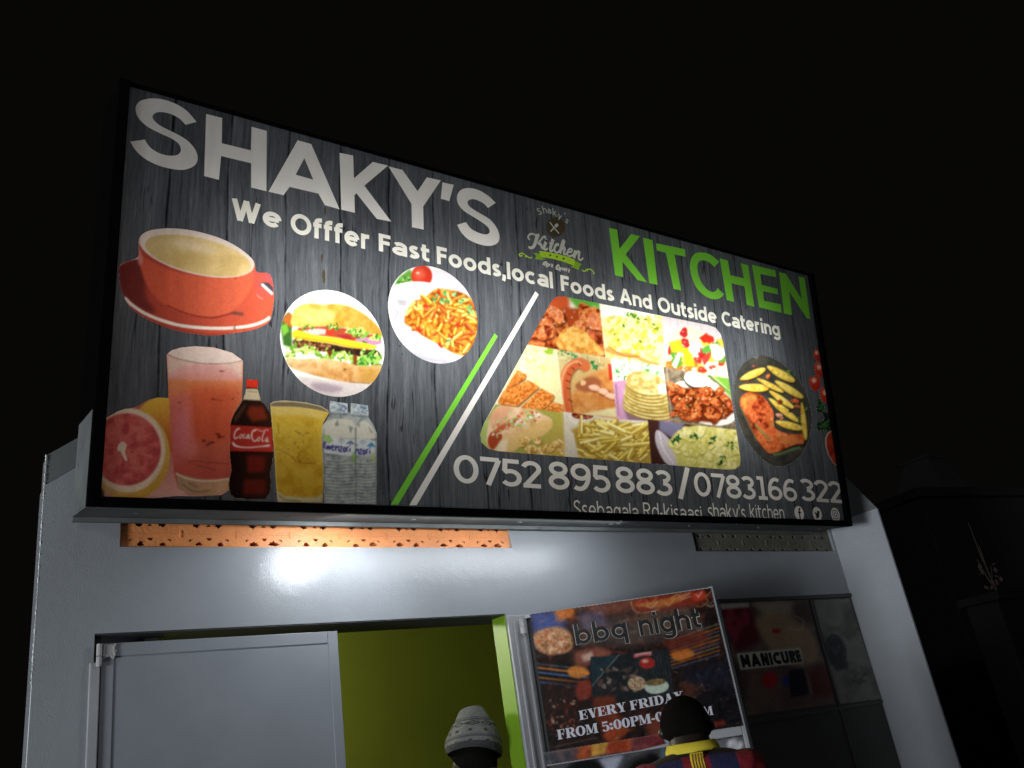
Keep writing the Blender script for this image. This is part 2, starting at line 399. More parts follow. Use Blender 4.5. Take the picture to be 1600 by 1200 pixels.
def glyph(ch, w, X=0.75):
    """sans letter of cap height 1: returns quads and advance"""
    h = w / 2; S = []; C = []      # open strokes, closed strokes
    ro, ry = 0.27, X / 2 - h; cx, cy = h + ro, X / 2; xr = h + 2 * ro
    if ch == ' ': return [], 0.34
    if ch in 'oO0':
        if ch == 'o': C.append(arc(cx, cy, ro, ry, 0, 345, 23)); adv = 2 * ro + w
        elif ch == 'O': C.append(arc(h + .38, .5, .38, .5 - h, 0, 348, 30)); adv = .76 + w
        else: C.append(arc(h + .29, .5, .29, .5 - h, 0, 348, 30)); adv = .58 + w
    elif ch in 'bdqgap' and ch != 'a':
        C.append(arc(cx, cy, ro, ry, 0, 345, 23)); adv = 2 * ro + w
        if ch == 'b': S.append([(h, 0), (h, 1.02)])
        if ch == 'd': S.append([(xr, 0), (xr, 1.02)])
        if ch == 'q': S.append([(xr, X), (xr, -.30)])
        if ch == 'p': S.append([(h, X), (h, -.30)])
        if ch == 'g': S.append([(xr, X), (xr, -.06)] + arc(cx, -.06, ro, .24 - h, -10, -155))
    elif ch == 'a':
        C.append(arc(cx - .01, .22 + h * .2, ro - .01, .22 - h * .8, 0, 345, 20))
        S.append([(xr - .02, 0), (xr - .02, X - .25)] + arc(cx, X - .25, ro - .02, .25 - h, 8, 150)); adv = 2 * ro + w - .02
    elif ch == 'e':
        S.append([(h + .03, cy), (xr, cy)]); S.append(arc(cx, cy, ro, ry, 0, 318, 26)); adv = 2 * ro + w
    elif ch == 'c': S.append(arc(cx, cy, ro, ry, 48, 312, 22)); adv = 2 * ro + w - .08
    elif ch in 'nhu':
        r2 = .24; x2 = h + 2 * r2
        if ch == 'u': S.append([(h, X), (h, r2 + h * .4)] + arc(h + r2, r2 + h * .4, r2, r2 - h * .6, 180, 350)); S.append([(x2, X), (x2, 0)])
        else:
            S.append([(h, 0), (h, X if ch == 'n' else 1.02)]); S.append(arc(h + r2, X - r2 - h * .4, r2, r2 - h * .6, 170, 0) + [(x2, 0)])
        adv = 2 * r2 + w
    elif ch == 'r': S.append([(h, 0), (h, X)]); S.append(arc(h + .26, X - .27, .26, .27 - h, 170, 78)); adv = .38 + h
    elif ch == 's':
        b = .42; S.append(spline([(b, X - h - .05), (.27, X - h), (h + .04, X - h - .07), (h + .03, X * .62), (.24, X * .5), (b - .02, X * .38), (b - .01, h + .07), (.22, h), (h - .02, h + .06)], 4)); adv = b + h
    elif ch in 'tf':
        if ch == 't': S.append([(.16, X + .2), (.16, .22)] + arc(.36, .22, .20, .22 - h, 185, 285)); S.append([(0, X - h), (.42, X - h)])
        else: S.append([(.16, 0), (.16, .78)] + arc(.38, .78, .22, .24 - h, 175, 80)); S.append([(0, X - h), (.40, X - h)])
        adv = .42
    elif ch == 'i': S.append([(h, 0), (h, X)]); S.append([(h, .87), (h, .87 + w)]); adv = w
    elif ch == 'l': S.append([(h, 0), (h, 1.02)]); adv = w
    elif ch == 'k': S.append([(h, 0), (h, 1.02)]); S.append([(h + .46, X), (h + .08, X * .5)]); S.append([(h + .14, X * .55), (h + .50, 0)]); adv = .5 + w
    elif ch == 'y': S.append([(h, X), (h + .27, .02)]); S.append([(h + .52, X), (h + .17, -.28)]); adv = .52 + w
    elif ch == 'W': S.append([(h, 1), (h + .24, 0)]); S.append([(h + .24, 0), (h + .46, 1)]); S.append([(h + .46, 1), (h + .68, 0)]); S.append([(h + .68, 0), (h + .92, 1)]); adv = .92 + w
    elif ch == 'A': S.append([(h, 0), (h + .36, 1)]); S.append([(h + .36, 1), (h + .72, 0)]); S.append([(h + .14, .30), (h + .58, .30)]); adv = .72 + w
    elif ch == 'F': S.append([(h, 0), (h, 1)]); S.append([(h, 1 - h), (.56, 1 - h)]); S.append([(h, .52), (.52, .52)]); adv = .56
    elif ch == 'E': S.append([(h, 0), (h, 1)]); S += [[(h, y), (.54, y)] for y in (1 - h, .5, h)]; adv = .56
    elif ch == 'C': S.append(arc(h + .38, .5, .38, .5 - h, 48, 312, 26)); adv = .68 + h
    elif ch == 'S':
        b = .56; S.append(spline([(b, .86 - h * .4), (.34, 1 - h), (h + .06, .88 - h * .6), (h + .05, .66), (.30, .52), (b - .02, .38), (b - .01, h + .10), (.28, h), (h - .02, h + .12)], 5)); adv = b + h
    elif ch == 'R': S.append([(h, 0), (h, 1)]); S.append([(h, 1 - h), (.34, 1 - h)] + arc(.34, .73, .25, .27 - h, 90, -90) + [(h, .46 + h)]); S.append([(.34, .48), (.62, 0)]); adv = .66
    elif ch == 'M': S.append([(h, 0), (h, 1)]); S.append([(h + .62, 0), (h + .62, 1)]); S.append([(h, 1), (h + .31, .25)]); S.append([(h + .31, .25), (h + .62, 1)]); adv = .62 + w
    elif ch == 'N': S.append([(h, 0), (h, 1)]); S.append([(h + .5, 0), (h + .5, 1)]); S.append([(h, 1), (h + .5, 0)]); adv = .5 + w
    elif ch == 'I': S.append([(h, 0), (h, 1)]); adv = w
    elif ch == 'U': S.append([(h, 1), (h, .27)] + arc(h + .25, .27, .25, .27 - h, 185, 355) + [(h + .5, 1)]); adv = .5 + w
    elif ch == '1': S.append([(h + .16, 0), (h + .16, 1)]); S.append([(0, 1 - h), (h + .16, 1 - h)]); S.append([(0, h * .8), (h + .36, h * .8)]); adv = .36 + h
    elif ch == '2': S.append(arc(.31, 1 - .29, .25, .29 - h, 165, -35) + [(h + .02, h)]); S.append([(h * .4, h), (.60, h)]); adv = .60
    elif ch == '3': S.append(arc(.28, .745, .24, .255 - h, 150, -88)); S.append(arc(.28, .28, .27, .28 - h, 90, -150)); adv = .58
    elif ch == '5': S.append([(.56, 1 - h), (h + .05, 1 - h), (h + .02, .55)]); S.append([(h + .02, .58)] + arc(.28, .32, .27, .32 - h, 118, -145)); adv = .58
    elif ch == '6': C.append(arc(h + .27, .31, .27, .31 - h, 0, 345, 23)); S.append(arc(h + .34, .36, .34, .64 - h, 182, 62)); adv = .54 + w
    elif ch == '9': C.append(arc(h + .27, .69, .27, .31 - h, 0, 345, 23)); S.append(arc(h + .20, .64, .34, .64 - h, 2, -118)); adv = .54 + w
    elif ch == '7': S.append([(0, 1 - h), (.58, 1 - h)]); S.append([(.57, 1 - h), (.22, 0)]); adv = .58
    elif ch == '8': C.append(arc(h + .27, .74, .235, .26 - h, 0, 345, 23)); C.append(arc(h + .27, .28, .27, .28 - h, 0, 345, 23)); adv = .54 + w
    elif ch == '/': S.append([(0, -.08), (.34, 1.08)]); adv = .34
    elif ch == ',': S.append([(h + .02, .10), (h - .05, -.17)]); S.append([(h, 0), (h, w)]); adv = w
    elif ch == "'": S.append([(h, 1.02), (h - .02, .70)]); adv = w
    elif ch == '-': S.append([(0, X * .48), (.26, X * .48)]); adv = .26
    else: adv = .3
    q = []
    for s in S: q += ribbon(s, w)
    for s in C: q += ribbon(s, w, True)
    return q, adv


def fat_glyph(ch):
    """heavy serif letter with thick stems and hairlines, cap height 1"""
    T, t = .27, .07; q = []

    def V(x, a=0, b=1, w=T): q.append([(x, a), (x + w, a), (x + w, b), (x, b)])
    def Hh(x0, x1, y): q.append([(x0, y), (x1, y), (x1, y + t), (x0, y + t)])
    def line(p, r, w): q.extend(ribbon([p, r], w))
    def bowl(cx, cy, rx, ry, a0=0, a1=360, thick=T, thin=t):
        n = 24; pts = []; ws = []
        for i in range(n + 1):
            a = math.radians(a0 + (a1 - a0) * i / n); pts.append((cx + rx * math.cos(a), cy + ry * math.sin(a))); ws.append(thin + (thick - thin) * abs(math.cos(a)) ** 1.3)
        q.extend(ribbon(pts, ws))
    if ch == ' ': return [], .3
    if ch in 'EF':
        V(.08); Hh(0, .72, 1 - t); Hh(0, .45 if ch == 'F' else .72, 0); Hh(.3, .58, .47); V(.65, .68, 1, t); V(.53, .36, .66, t)
        if ch == 'E': V(.68, 0, .34, t)
        return q, .78
    if ch == 'V': line((.22, 1), (.5, 0), T); line((.5, .03), (.74, 1), t); Hh(0, .45, 1 - t); Hh(.58, .9, 1 - t); return q, .88
    if ch == 'Y': line((.2, 1), (.46, .42), T); V(.34, 0, .48); line((.5, .45), (.74, 1), t); Hh(0, .44, 1 - t); Hh(.58, .9, 1 - t); Hh(.2, .74, 0); return q, .88
    if ch in 'RP':
        V(.08); Hh(0, .5, 1 - t); Hh(0, .45, 0); bowl(.44, .735, .26, .235, 90, -90); Hh(.3, .46, .47)
        if ch == 'R': line((.5, .48), (.78, .04), T * .9); Hh(.62, .95, 0); return q, .92
        return q, .80
    if ch == 'I': V(.08); Hh(0, .43, 1 - t); Hh(0, .43, 0); return q, .46
    if ch == 'D': V(.08); Hh(0, .45, 1 - t); Hh(0, .45, 0); bowl(.40, .5, .36, .465, 90, -90); return q, .92
    if ch == 'A': line((.62, 0), (.40, 1), T); line((.40, .98), (.12, 0), t); Hh(.2, .6, .28); Hh(0, .28, 0); Hh(.42, .9, 0); return q, .88
    if ch in 'O0': r = .32 if ch == 'O' else .25; bowl(r + T / 2, .5, r, .465); return q, 2 * r + T
    if ch == 'M': V(.10, 0, 1, t); V(.80, 0, 1); line((.22, 1), (.50, .08), T * .85); line((.52, .08), (.84, 1), t); Hh(0, .30, 0); Hh(.70, 1.15, 0); Hh(0, .3, 1 - t); Hh(.8, 1.15, 1 - t); return q, 1.16
    if ch == '5': V(.10, .5, 1, t); q.append([(.1, .82), (.58, .82), (.62, 1), (.1, 1)]); bowl(.34, .32, .25, .29, 130, -150); return q, .72
    if ch == ':': q.append(arc(.16, .2, .15, .15, 0, 340, 10)); q.append(arc(.16, .62, .15, .15, 0, 340, 10)); return q, .34
    if ch == '-': q.append([(0, .3), (.34, .3), (.34, .46), (0, .46)]); return q, .36
    if ch == '1': V(.14); Hh(0, .52, 0); line((.02, .84), (.2, .97), t); return q, .55
    return q, .3


def text_quads(s, w, gap=0.10, X=0.75, fat=False):
    q = []; x = 0.0
    for ch in s:
        g, a = fat_glyph(ch) if fat else glyph(ch, w, X)
        q += [[(p[0] + x, p[1]) for p in poly] for poly in g]; x += a + gap
    return q, x - gap


# ------------------------------------------------------------------ numpy painter for printed photographs
class Mask:
    """a soft mask in a window (rows, columns) of a picture"""
    def __init__(s, w, f): s.w = w; s.f = f

    def __mul__(s, o):
        i0, i1 = max(s.w[0], o.w[0]), min(s.w[1], o.w[1]); j0, j1 = max(s.w[2], o.w[2]), min(s.w[3], o.w[3]); i1 = max(i0, i1); j1 = max(j0, j1)
        g = lambda m: m.f[i0 - m.w[0]:i1 - m.w[0], j0 - m.w[2]:j1 - m.w[2]]
        return Mask((i0, i1, j0, j1), g(s) * g(o))


class Pic:
    """a printed picture: painted on a fine grid of photo-pixel coordinates, laid on its real plane as a coloured mesh"""
    def __init__(s, x0, y0, x1, y1, step=0.9, base=(128, 128, 128)):
        s.x0, s.y0, s.st = x0, y0, step / 2
        s.w = int((x1 - x0) / s.st) + 2; s.h = int((y1 - y0) / s.st) + 2
        s.w += s.w % 2; s.h += s.h % 2
        s.gx, s.gy = np.meshgrid(x0 + (np.arange(s.w) + .5) * s.st, y0 + (np.arange(s.h) + .5) * s.st)
        s.a = np.empty((s.h, s.w, 3)); s.a[:] = base
        s.clip = None
        s.rs = np.random.RandomState(int(x0 * 7 + y0) % 100000)

    def win(s, lo, hi, pad=0):
        i0, i1 = max(0, int((lo[1] - s.y0 - pad) / s.st) - 1), min(s.h, int((hi[1] - s.y0 + pad) / s.st) + 2)
        j0, j1 = max(0, int((lo[0] - s.x0 - pad) / s.st) - 1), min(s.w, int((hi[0] - s.x0 + pad) / s.st) + 2)
        return (i0, max(i0, i1), j0, max(j0, j1))

    def noise(s, size, oct=3, w=None):
        i0, i1, j0, j1 = w or (0, s.h, 0, s.w)
        out = np.zeros((i1 - i0, j1 - j0)); amp = 1; tot = 0
        if out.size == 0: return out
        for o in range(oct):
            sz = max(size / 2 ** o, s.st); fx = (s.gx[i0:i1, j0:j1] - s.x0) / sz; fy = (s.gy[i0:i1, j0:j1] - s.y0) / sz
            fx = fx - int(fx.min()); fy = fy - int(fy.min())
            g = s.rs.rand(int(fy.max()) + 3, int(fx.max()) + 3)
            ix, iy = fx.astype(int), fy.astype(int); tx, ty = fx - ix, fy - iy; tx = tx * tx * (3 - 2 * tx); ty = ty * ty * (3 - 2 * ty)
            out += amp * ((g[iy, ix] * (1 - tx) + g[iy, ix + 1] * tx) * (1 - ty) + (g[iy + 1, ix] * (1 - tx) + g[iy + 1, ix + 1] * tx) * ty)
            tot += amp; amp *= .55
        return out / tot

    def mask_poly(s, pts, soft=0):
        pts = np.asarray(pts, float)
        w = s.win(pts.min(0), pts.max(0), soft * 2.2); i0, i1, j0, j1 = w
        X, Y = s.gx[i0:i1, j0:j1], s.gy[i0:i1, j0:j1]; r = np.zeros(X.shape, bool); n = len(pts)
        if X.size:
            for k in range(n):
                xa, ya = pts[k]; xb, yb = pts[(k + 1) % n]
                if ya == yb: continue
                r ^= ((ya > Y) != (yb > Y)) & (X < (xb - xa) * (Y - ya) / (yb - ya) + xa)
        m = Mask(w, r.astype(float))
        return s.blur(m, soft) if soft else m

    def blur(s, m, px):
        f = m.f; k = max(1, int(px / s.st))
        if f.size == 0: return m
        for ax in (0, 1):
            for _ in range(2):
                p = np.pad(f, [(k, k + 1) if a == ax else (0, 0) for a in (0, 1)], mode='edge'); p = np.insert(np.cumsum(p, axis=ax), 0, 0, axis=ax)
                n = f.shape[ax]; sl = lambda a: tuple(slice(a, a + n) if q == ax else slice(None) for q in (0, 1))
                f = (p[sl(2 * k + 1)] - p[sl(0)]) / (2 * k + 1)
        return Mask(m.w, f)

    def put(s, m, col, op=1.0):
        if not isinstance(m, Mask): m = Mask((0, s.h, 0, s.w), m)
        i0, i1, j0, j1 = m.w
        if i1 <= i0 or j1 <= j0: return s
        f = m.f * op
        if s.clip is not None:
            k = m * s.clip; i0, i1, j0, j1 = k.w; f = k.f * op
            if f.size == 0: return s
            a0, b0 = i0 - m.w[0], j0 - m.w[2]
            if np.ndim(col) == 3 and np.shape(col)[:2] == m.f.shape and m.f.shape != (s.h, s.w): col = col[a0:a0 + i1 - i0, b0:b0 + j1 - j0]
        f = f[..., None]; col = np.asarray(col, float)
        if col.ndim == 3 and col.shape[:2] == (s.h, s.w): col = col[i0:i1, j0:j1]
        s.a[i0:i1, j0:j1] = s.a[i0:i1, j0:j1] * (1 - f) + col * f
        return s

    def poly(s, pts, col, soft=0, op=1.0): return s.put(s.mask_poly(pts, soft), col, op)

    def ell_mask(s, cx, cy, rx, ry, rot=0, soft=0.0):
        c, sn = math.cos(math.radians(rot)), math.sin(math.radians(rot)); R = max(rx, ry) * (1 + soft)
        w = s.win((cx - R, cy - R), (cx + R, cy + R)); i0, i1, j0, j1 = w
        X, Y = s.gx[i0:i1, j0:j1] - cx, s.gy[i0:i1, j0:j1] - cy
        d = np.hypot((X * c + Y * sn) / rx, (-X * sn + Y * c) / ry)
        return Mask(w, np.clip((1 - d) / soft + 0.5, 0, 1) if soft else (d < 1).astype(float))

    def ell(s, cx, cy, rx, ry, col, rot=0, soft=0.0, op=1.0): return s.put(s.ell_mask(cx, cy, rx, ry, rot, soft), col, op)

    def line(s, pts, w, col, soft=0, op=1.0):
        qs = ribbon(pts, w); al = np.array([p for q in qs for p in q])
        W = s.win(al.min(0), al.max(0), soft * 2.2); f = np.zeros((W[1] - W[0], W[3] - W[2]))
        for q in qs:
            m = s.mask_poly(q); a = m.w
            if m.f.size: f[a[0] - W[0]:a[1] - W[0], a[2] - W[2]:a[3] - W[2]] = np.maximum(f[a[0] - W[0]:a[1] - W[0], a[2] - W[2]:a[3] - W[2]], m.f)
        m = Mask(W, f)
        return s.put(s.blur(m, soft) if soft else m, col, op)

    def grad(s, p, q, ca, cb):
        """colour field running from ca at p to cb at q"""
        d = np.array([q[0] - p[0], q[1] - p[1]], float); t = np.clip(((s.gx - p[0]) * d[0] + (s.gy - p[1]) * d[1]) / (d @ d), 0, 1)[..., None]
        return np.asarray(ca, float) * (1 - t) + np.asarray(cb, float) * t

    def mottle(s, m, cols, size, oct=4, op=1.0, sharp=1.0):
        if not isinstance(m, Mask): m = Mask((0, s.h, 0, s.w), m)
        if m.f.size == 0: return s
        n = s.noise(size, oct, m.w); n = np.clip((n - .5) * 2.4 * sharp + .5, 0, .999) * (len(cols) - 1)
        i = n.astype(int); t = (n - i)[..., None]; c = np.asarray(cols, float)
        return s.put(m, c[i] * (1 - t) + c[i + 1] * t, op)

    def blob(s, cx, cy, r, el=1.0, rot=0, wob=.22, n=14):
        ph = s.rs.rand(3) * 6.28; out = []
        for k in range(n):
            a = 2 * math.pi * k / n; rr = r * (1 + wob * (math.sin(2 * a + ph[0]) * .5 + math.sin(3 * a + ph[1]) * .4 + math.sin(5 * a + ph[2]) * .3))
            x, y = rr * math.cos(a), rr * el * math.sin(a); c, q = math.cos(math.radians(rot)), math.sin(math.radians(rot))
            out.append((cx + x * c - y * q, cy + x * q + y * c))
        return spline(out, 3, True)

    def fry(s, a, b, w_, top=(250, 222, 110), side=(214, 160, 48)):
        w = w_ * (.75 + .5 * s.rs.rand()); a = np.array(a, float); b = np.array(b, float); d = (b - a) / np.linalg.norm(b - a); n = np.array([-d[1], d[0]])
        if n[1] < 0: n = -n
        s.poly([a + n * w * .8, b + n * w * .8, b - n * w * .4, a - n * w * .4], (120, 76, 18), 1.2, .42)
        s.poly([a + n * w * .5, b + n * w * .5, b - n * w * .5, a - n * w * .5], side)
        s.poly([a + n * w * .12, b + n * w * .12, b - n * w * .5, a - n * w * .5], top)
        s.line([a - n * w * .25, b - n * w * .25], w * .3, tuple(min(255, v * 1.08) for v in top), .6, .6)

    def leaf(s, cx, cy, r, cols=((30, 110, 30), (80, 170, 60), (150, 215, 110)), k=9):
        for _ in range(k):
            x, y = cx + s.rs.randn() * r * .45, cy + s.rs.randn() * r * .45
            c = cols[s.rs.randint(len(cols))]; s.poly(s.blob(x, y, r * (.25 + .3 * s.rs.rand()), .55, s.rs.rand() * 180, .35), c)

    def chunk(s, cx, cy, r, cols, el=.7, rot=None, shadow=(70, 25, 8), hi=(255, 220, 170)):
        rot = s.rs.rand() * 180 if rot is None else rot
        b = s.blob(cx, cy, r, el, rot); b2 = [(x + r * .12, y + r * .22) for x, y in b]
        s.poly(b2, shadow, r * .12, .7)
        m = s.mask_poly(b); s.mottle(m, cols, max(r * .7, 1.5), 3)
        m2 = s.blur(s.mask_poly(s.blob(cx - r * .2, cy - r * .25 * el, r * .32, .5, rot)), r * .12); s.put(m2 * m, hi, .32)

    def colours(s):
        a = np.stack([s.blur(Mask((0, s.h, 0, s.w), s.a[..., c]), .62).f for c in range(3)], -1)
        g = a.mean(-1, keepdims=True); a = g + (a - g) * .92
        a = a * (1 + .09 * (s.noise(3.2, 3)[..., None] - .5) + .05 * (s.rs.rand(s.h, s.w, 1) - .5))
        v = np.clip(a, 0, 255) / 255.0
        v = np.where(v <= 0.04045, v / 12.92, ((v + 0.055) / 1.055) ** 2.4)
        return v.reshape(s.h // 2, 2, s.w // 2, 2, 3).mean((1, 3))

    def build(s, name, mat, parent, P, n, to_local, keep=None, lift=0.0):
        """to_local: world -> local 4x4 (numpy); keep(px,py) -> bool array of the cells kept"""
        H, W = s.h // 2, s.w // 2; st = 2 * s.st
        ex, ey = np.meshgrid(s.x0 + np.arange(W + 1) * st, s.y0 + np.arange(H + 1) * st)
        pts = hit(ex, ey, np.asarray(P) + np.asarray(n) * lift, n).reshape(-1, 3)
        pts = pts @ to_local[:3, :3].T + to_local[:3, 3]
        cx, cy = np.meshgrid(s.x0 + (np.arange(W) + .5) * st, s.y0 + (np.arange(H) + .5) * st)
        k = keep(cx, cy) if keep else np.ones((H, W), bool)
        ii, jj = np.nonzero(k); b = ii * (W + 1) + jj
        quads = np.stack([b + W + 1, b + W + 2, b + 1, b], 1)
        used, inv = np.unique(quads, return_inverse=True); quads = inv.reshape(-1, 4)
        me = bpy.data.meshes.new(name); me.vertices.add(len(used)); me.vertices.foreach_set('co', pts[used].astype(np.float32).ravel())
        nq = len(quads); me.loops.add(nq * 4); me.polygons.add(nq)
        me.loops.foreach_set('vertex_index', quads.astype(np.int32).ravel())
        me.polygons.foreach_set('loop_start', np.arange(nq, dtype=np.int32) * 4)
        me.update(calc_edges=True)
        # colour at each vertex = mean of the cells round it
        c = s.colours(); pad = np.pad(c, ((1, 1), (1, 1), (0, 0)), mode='edge')
        vc = (pad[:-1, :-1] + pad[1:, :-1] + pad[:-1, 1:] + pad[1:, 1:]) / 4
        vc = vc.reshape(-1, 3)[used]
        at = me.color_attributes.new('ink', 'FLOAT_COLOR', 'POINT')
        at.data.foreach_set('color', np.concatenate([vc, np.ones((len(vc), 1))], 1).astype(np.float32).ravel())
        me.materials.append(mat)
        o = bpy.data.objects.new(name, me); COL.objects.link(o)
        if parent: o.parent = parent
        return o


def inside(px, py, pts):
    pts = np.asarray(pts, float); r = np.zeros(px.shape, bool); n = len(pts)
    for k in range(n):
        xa, ya = pts[k]; xb, yb = pts[(k + 1) % n]
        if ya == yb: continue
        r ^= ((ya > py) != (yb > py)) & (px < (xb - xa) * (py - ya) / (yb - ya) + xa)
    return r

# ------------------------------------------------------------------ the sign: a tilted light box
SIGN_P = np.array([0.476, -0.30, 2.480]); TILT = math.radians(9.598)
SW, SH, SD = 3.63, 1.394, 0.25
sign = thing('shop_sign', 'long illuminated sign with food pictures and shop lettering over the doorway', 'sign', tuple(SIGN_P), (TILT, 0, 0))
SIGN_M = Matrix.Translation(Vector(SIGN_P)) @ Matrix.Rotation(TILT, 4, 'X')
SIGN_I = np.array(SIGN_M.inverted())
SIGN_N = np.array([0, -math.cos(TILT), -math.sin(TILT)])


def uv(px, py):
    p = hit(np.asarray(px, float), np.asarray(py, float), SIGN_P, SIGN_N)
    q = p @ SIGN_I[:3, :3].T + SIGN_I[:3, 3]
    return np.stack([q[..., 0], q[..., 2]], -1)


def uvs(pts): return [tuple(map(float, uv(x, y))) for x, y in pts]


def Z(x0, y0, k, pts): return [(x0 + x / k, y0 + y / k) for x, y in pts]


LAYERS = []          # (part, polygon in sign coordinates) in painting order


def lay(part, polys): LAYERS.extend((part, [tuple(map(float, p)) for p in poly]) for poly in polys)


def place_text(part, s, w, bl, br, tl, gap=0.10, X=0.75):
    q, W = text_quads(s, w, gap, X)
    a, b, c = uv(*bl), uv(*br), uv(*tl); d = b - a; cap = (c - a)[1] - (c - a)[0] * d[1] / d[0]
    lay(part + '#' + s, [[(a[0] + d[0] * x / W, a[1] + d[1] * x / W + cap * y) for x, y in poly] for poly in q])


def circle_px(c, e1, e2, n=64):
    C = uv(*c); r = float(np.linalg.norm(uv(*e1) - uv(*e2))) / 2
    return [(C[0] + r * math.cos(2 * math.pi * k / n), C[1] + r * math.sin(2 * math.pi * k / n)) for k in range(n)]


def uv_to_px(pts):
    out = []
    for u, v in pts:
        p = np.array(SIGN_M @ Vector((u, 0, v))) - CAM
        z = p @ AX_F; out.append((800 + PX_F * (p @ AX_R) / z, 600 - PX_F * (p @ AX_U) / z))
    return out


# --- title, traced letter by letter
A1 = lambda pts: Z(140, 110, 4, pts)
A2 = lambda pts: Z(500, 180, 4, pts)
A4 = lambda pts: Z(940, 320, 4, pts)


def outline(part, conv, pts, smooth=False, holes=()):
    p = spline(pts, 4, True) if smooth else pts
    lay(part, [uvs(conv(p))])
    for h in holes: lay('sign_panel', [uvs(conv(h))])


S1a = [(668, 322), (600, 340)]; S1b = [(600, 340), (560, 300), (500, 270), (440, 260), (405, 270), (393, 292), (410, 320), (450, 350), (520, 385), (600, 430), (650, 480), (674, 530), (670, 575), (640, 605), (580, 622), (500, 613), (420, 590), (340, 548), (285, 495), (254, 445)]
S1c = [(345, 432), (375, 478), (430, 515), (490, 532), (542, 530), (566, 512), (570, 490), (555, 457), (510, 425), (440, 393), (360, 350), (305, 297), (287, 245), (298, 208), (330, 185), (390, 175), (460, 182), (540, 210), (610, 255), (668, 322)]
outline('title_lettering', A1, spline(S1b, 4) + spline(S1c, 4))
outline('title_lettering', A1, [(728, 272), (828, 297), (826, 455), (1008, 500), (1012, 352), (1107, 378), (1105, 755), (1010, 732), (1010, 580), (822, 535), (808, 684), (716, 660)])
outline('title_lettering', A1, [(1300, 437), (1385, 460), (1562, 868), (1470, 842), (1430, 770), (1250, 728), (1212, 780), (1118, 758)], holes=[[(1342, 548), (1398, 683), (1288, 652)]])
outline('title_lettering', A2, [(122, 235), (207, 252), (212, 395), (330, 292), (425, 315), (277, 440), (445, 665), (355, 648), (228, 488), (215, 500), (218, 610), (133, 590)])
outline('title_lettering', A2, [(428, 320), (515, 342), (610, 475), (668, 388), (755, 408), (645, 570), (648, 715), (575, 700), (572, 555)])
outline('title_lettering', A2, [(765, 420), (836, 435), (808, 537), (755, 522)])
S2b = [(1050, 580), (1020, 550), (970, 527), (937, 528), (922, 545), (937, 572), (985, 605), (1060, 650), (1105, 705), (1122, 760), (1108, 800), (1060, 817), (1000, 808), (930, 778), (885, 735), (857, 685)]
S2c = [(912, 668), (945, 710), (1000, 738), (1040, 745), (1060, 732), (1055, 708), (1030, 682), (975, 645), (900, 598), (862, 550), (858, 500), (883, 466), (930, 455), (990, 468), (1050, 503), (1098, 548)]
outline('title_lettering', A2, spline(S2b, 4) + spline(S2c, 4))
GT = 'title_lettering_green'
outline(GT, A4, [(47, 145), (97, 155), (112, 275), (185, 183), (240, 197), (150, 310), (285, 485), (225, 470), (130, 355), (134, 452), (85, 440)])
outline(GT, A4, [(258, 205), (318, 222), (350, 500), (298, 490)])
outline(GT, A4, [(340, 240), (520, 278), (525, 325), (455, 310), (497, 535), (450, 525), (402, 300), (345, 285)])
C1 = [(705, 390), (675, 362), (640, 347), (612, 352), (599, 377), (602, 422), (617, 470), (645, 515), (683, 543), (712, 540), (725, 520)]
C2 = [(765, 560), (740, 583), (700, 590), (650, 572), (600, 527), (570, 470), (553, 400), (557, 345), (582, 307), (625, 298), (680, 312), (735, 355)]
outline(GT, A4, spline(C1, 4) + spline(C2, 4))
outline(GT, A4, [(738, 335), (788, 348), (805, 440), (890, 460), (870, 365), (915, 378), (955, 637), (908, 625), (893, 510), (812, 490), (828, 607), (782, 595)])
outline(GT, A4, [(940, 375), (1085, 410), (1090, 452), (990, 432), (1000, 500), (1098, 525), (1103, 560), (1008, 540), (1015, 600), (1120, 622), (1125, 675), (985, 640)])
outline(GT, A4, [(1110, 422), (1150, 430), (1250, 590), (1232, 448), (1268, 457), (1304, 714), (1282, 708), (1172, 540), (1190, 690), (1140, 678)])
# --- tagline
T = 'tagline_lettering'
for s, bl, br, tl in (("We", (361, 342), (439.5, 358), (363.5, 309.5)), ("Offfer", (454, 363.5), (579, 391), (454.5, 331)), ("Fast", (592, 392), (671, 409.5), (592.5, 364.5)),
                      ("Foods,local", (683, 412), (864.5, 451), (682.5, 384.5)), ("Foods", (877, 454), (960, 471.5), (876, 429.5)), ("And", (969, 473), (1019.5, 484), (966.5, 449.5)),
                      ("Outside", (1029, 486.5), (1121, 506), (1027.5, 463)), ("Catering", (1129, 508), (1219.5, 526), (1127, 485.5))):
    place_text(T, s, 0.205, bl, br, tl, gap=0.085)
# --- telephone numbers and address
N_ = 'phone_number'
for s, bl, br, tl in (("0752", (709.5, 754), (845.5, 763.5), (709.5, 709.5)), ("895", (858, 764), (953, 770.5), (857, 720)), ("883", (963, 769.5), (1050, 775.5), (962, 728)), ("/", (1063, 776), (1079, 777), (1062, 733)),
                      ("0783", (1086.5, 775), (1180.5, 781), (1085, 737)), ("166", (1186, 780), (1247, 784), (1184.5, 744)), ("322", (1253.5, 782.5), (1317, 786.5), (1251.5, 747.5))):
    place_text(N_, s, 0.155, bl, br, tl, gap=0.06)
for s, bl, br, tl in (("Ssebagala", (897.5, 808), (998.5, 813), (897.3, 781)), ("Rd-kisaasi", (1006.5, 810), (1097.5, 814.5), (1005.5, 785)), ("shaky's", (1107.5, 810.5), (1166, 813), (1106.5, 786)), ("kitchen", (1173, 810.5), (1226.5, 812.5), (1172, 787.5))):
    place_text('address_lettering', s, 0.10, bl, br, tl, gap=0.12)
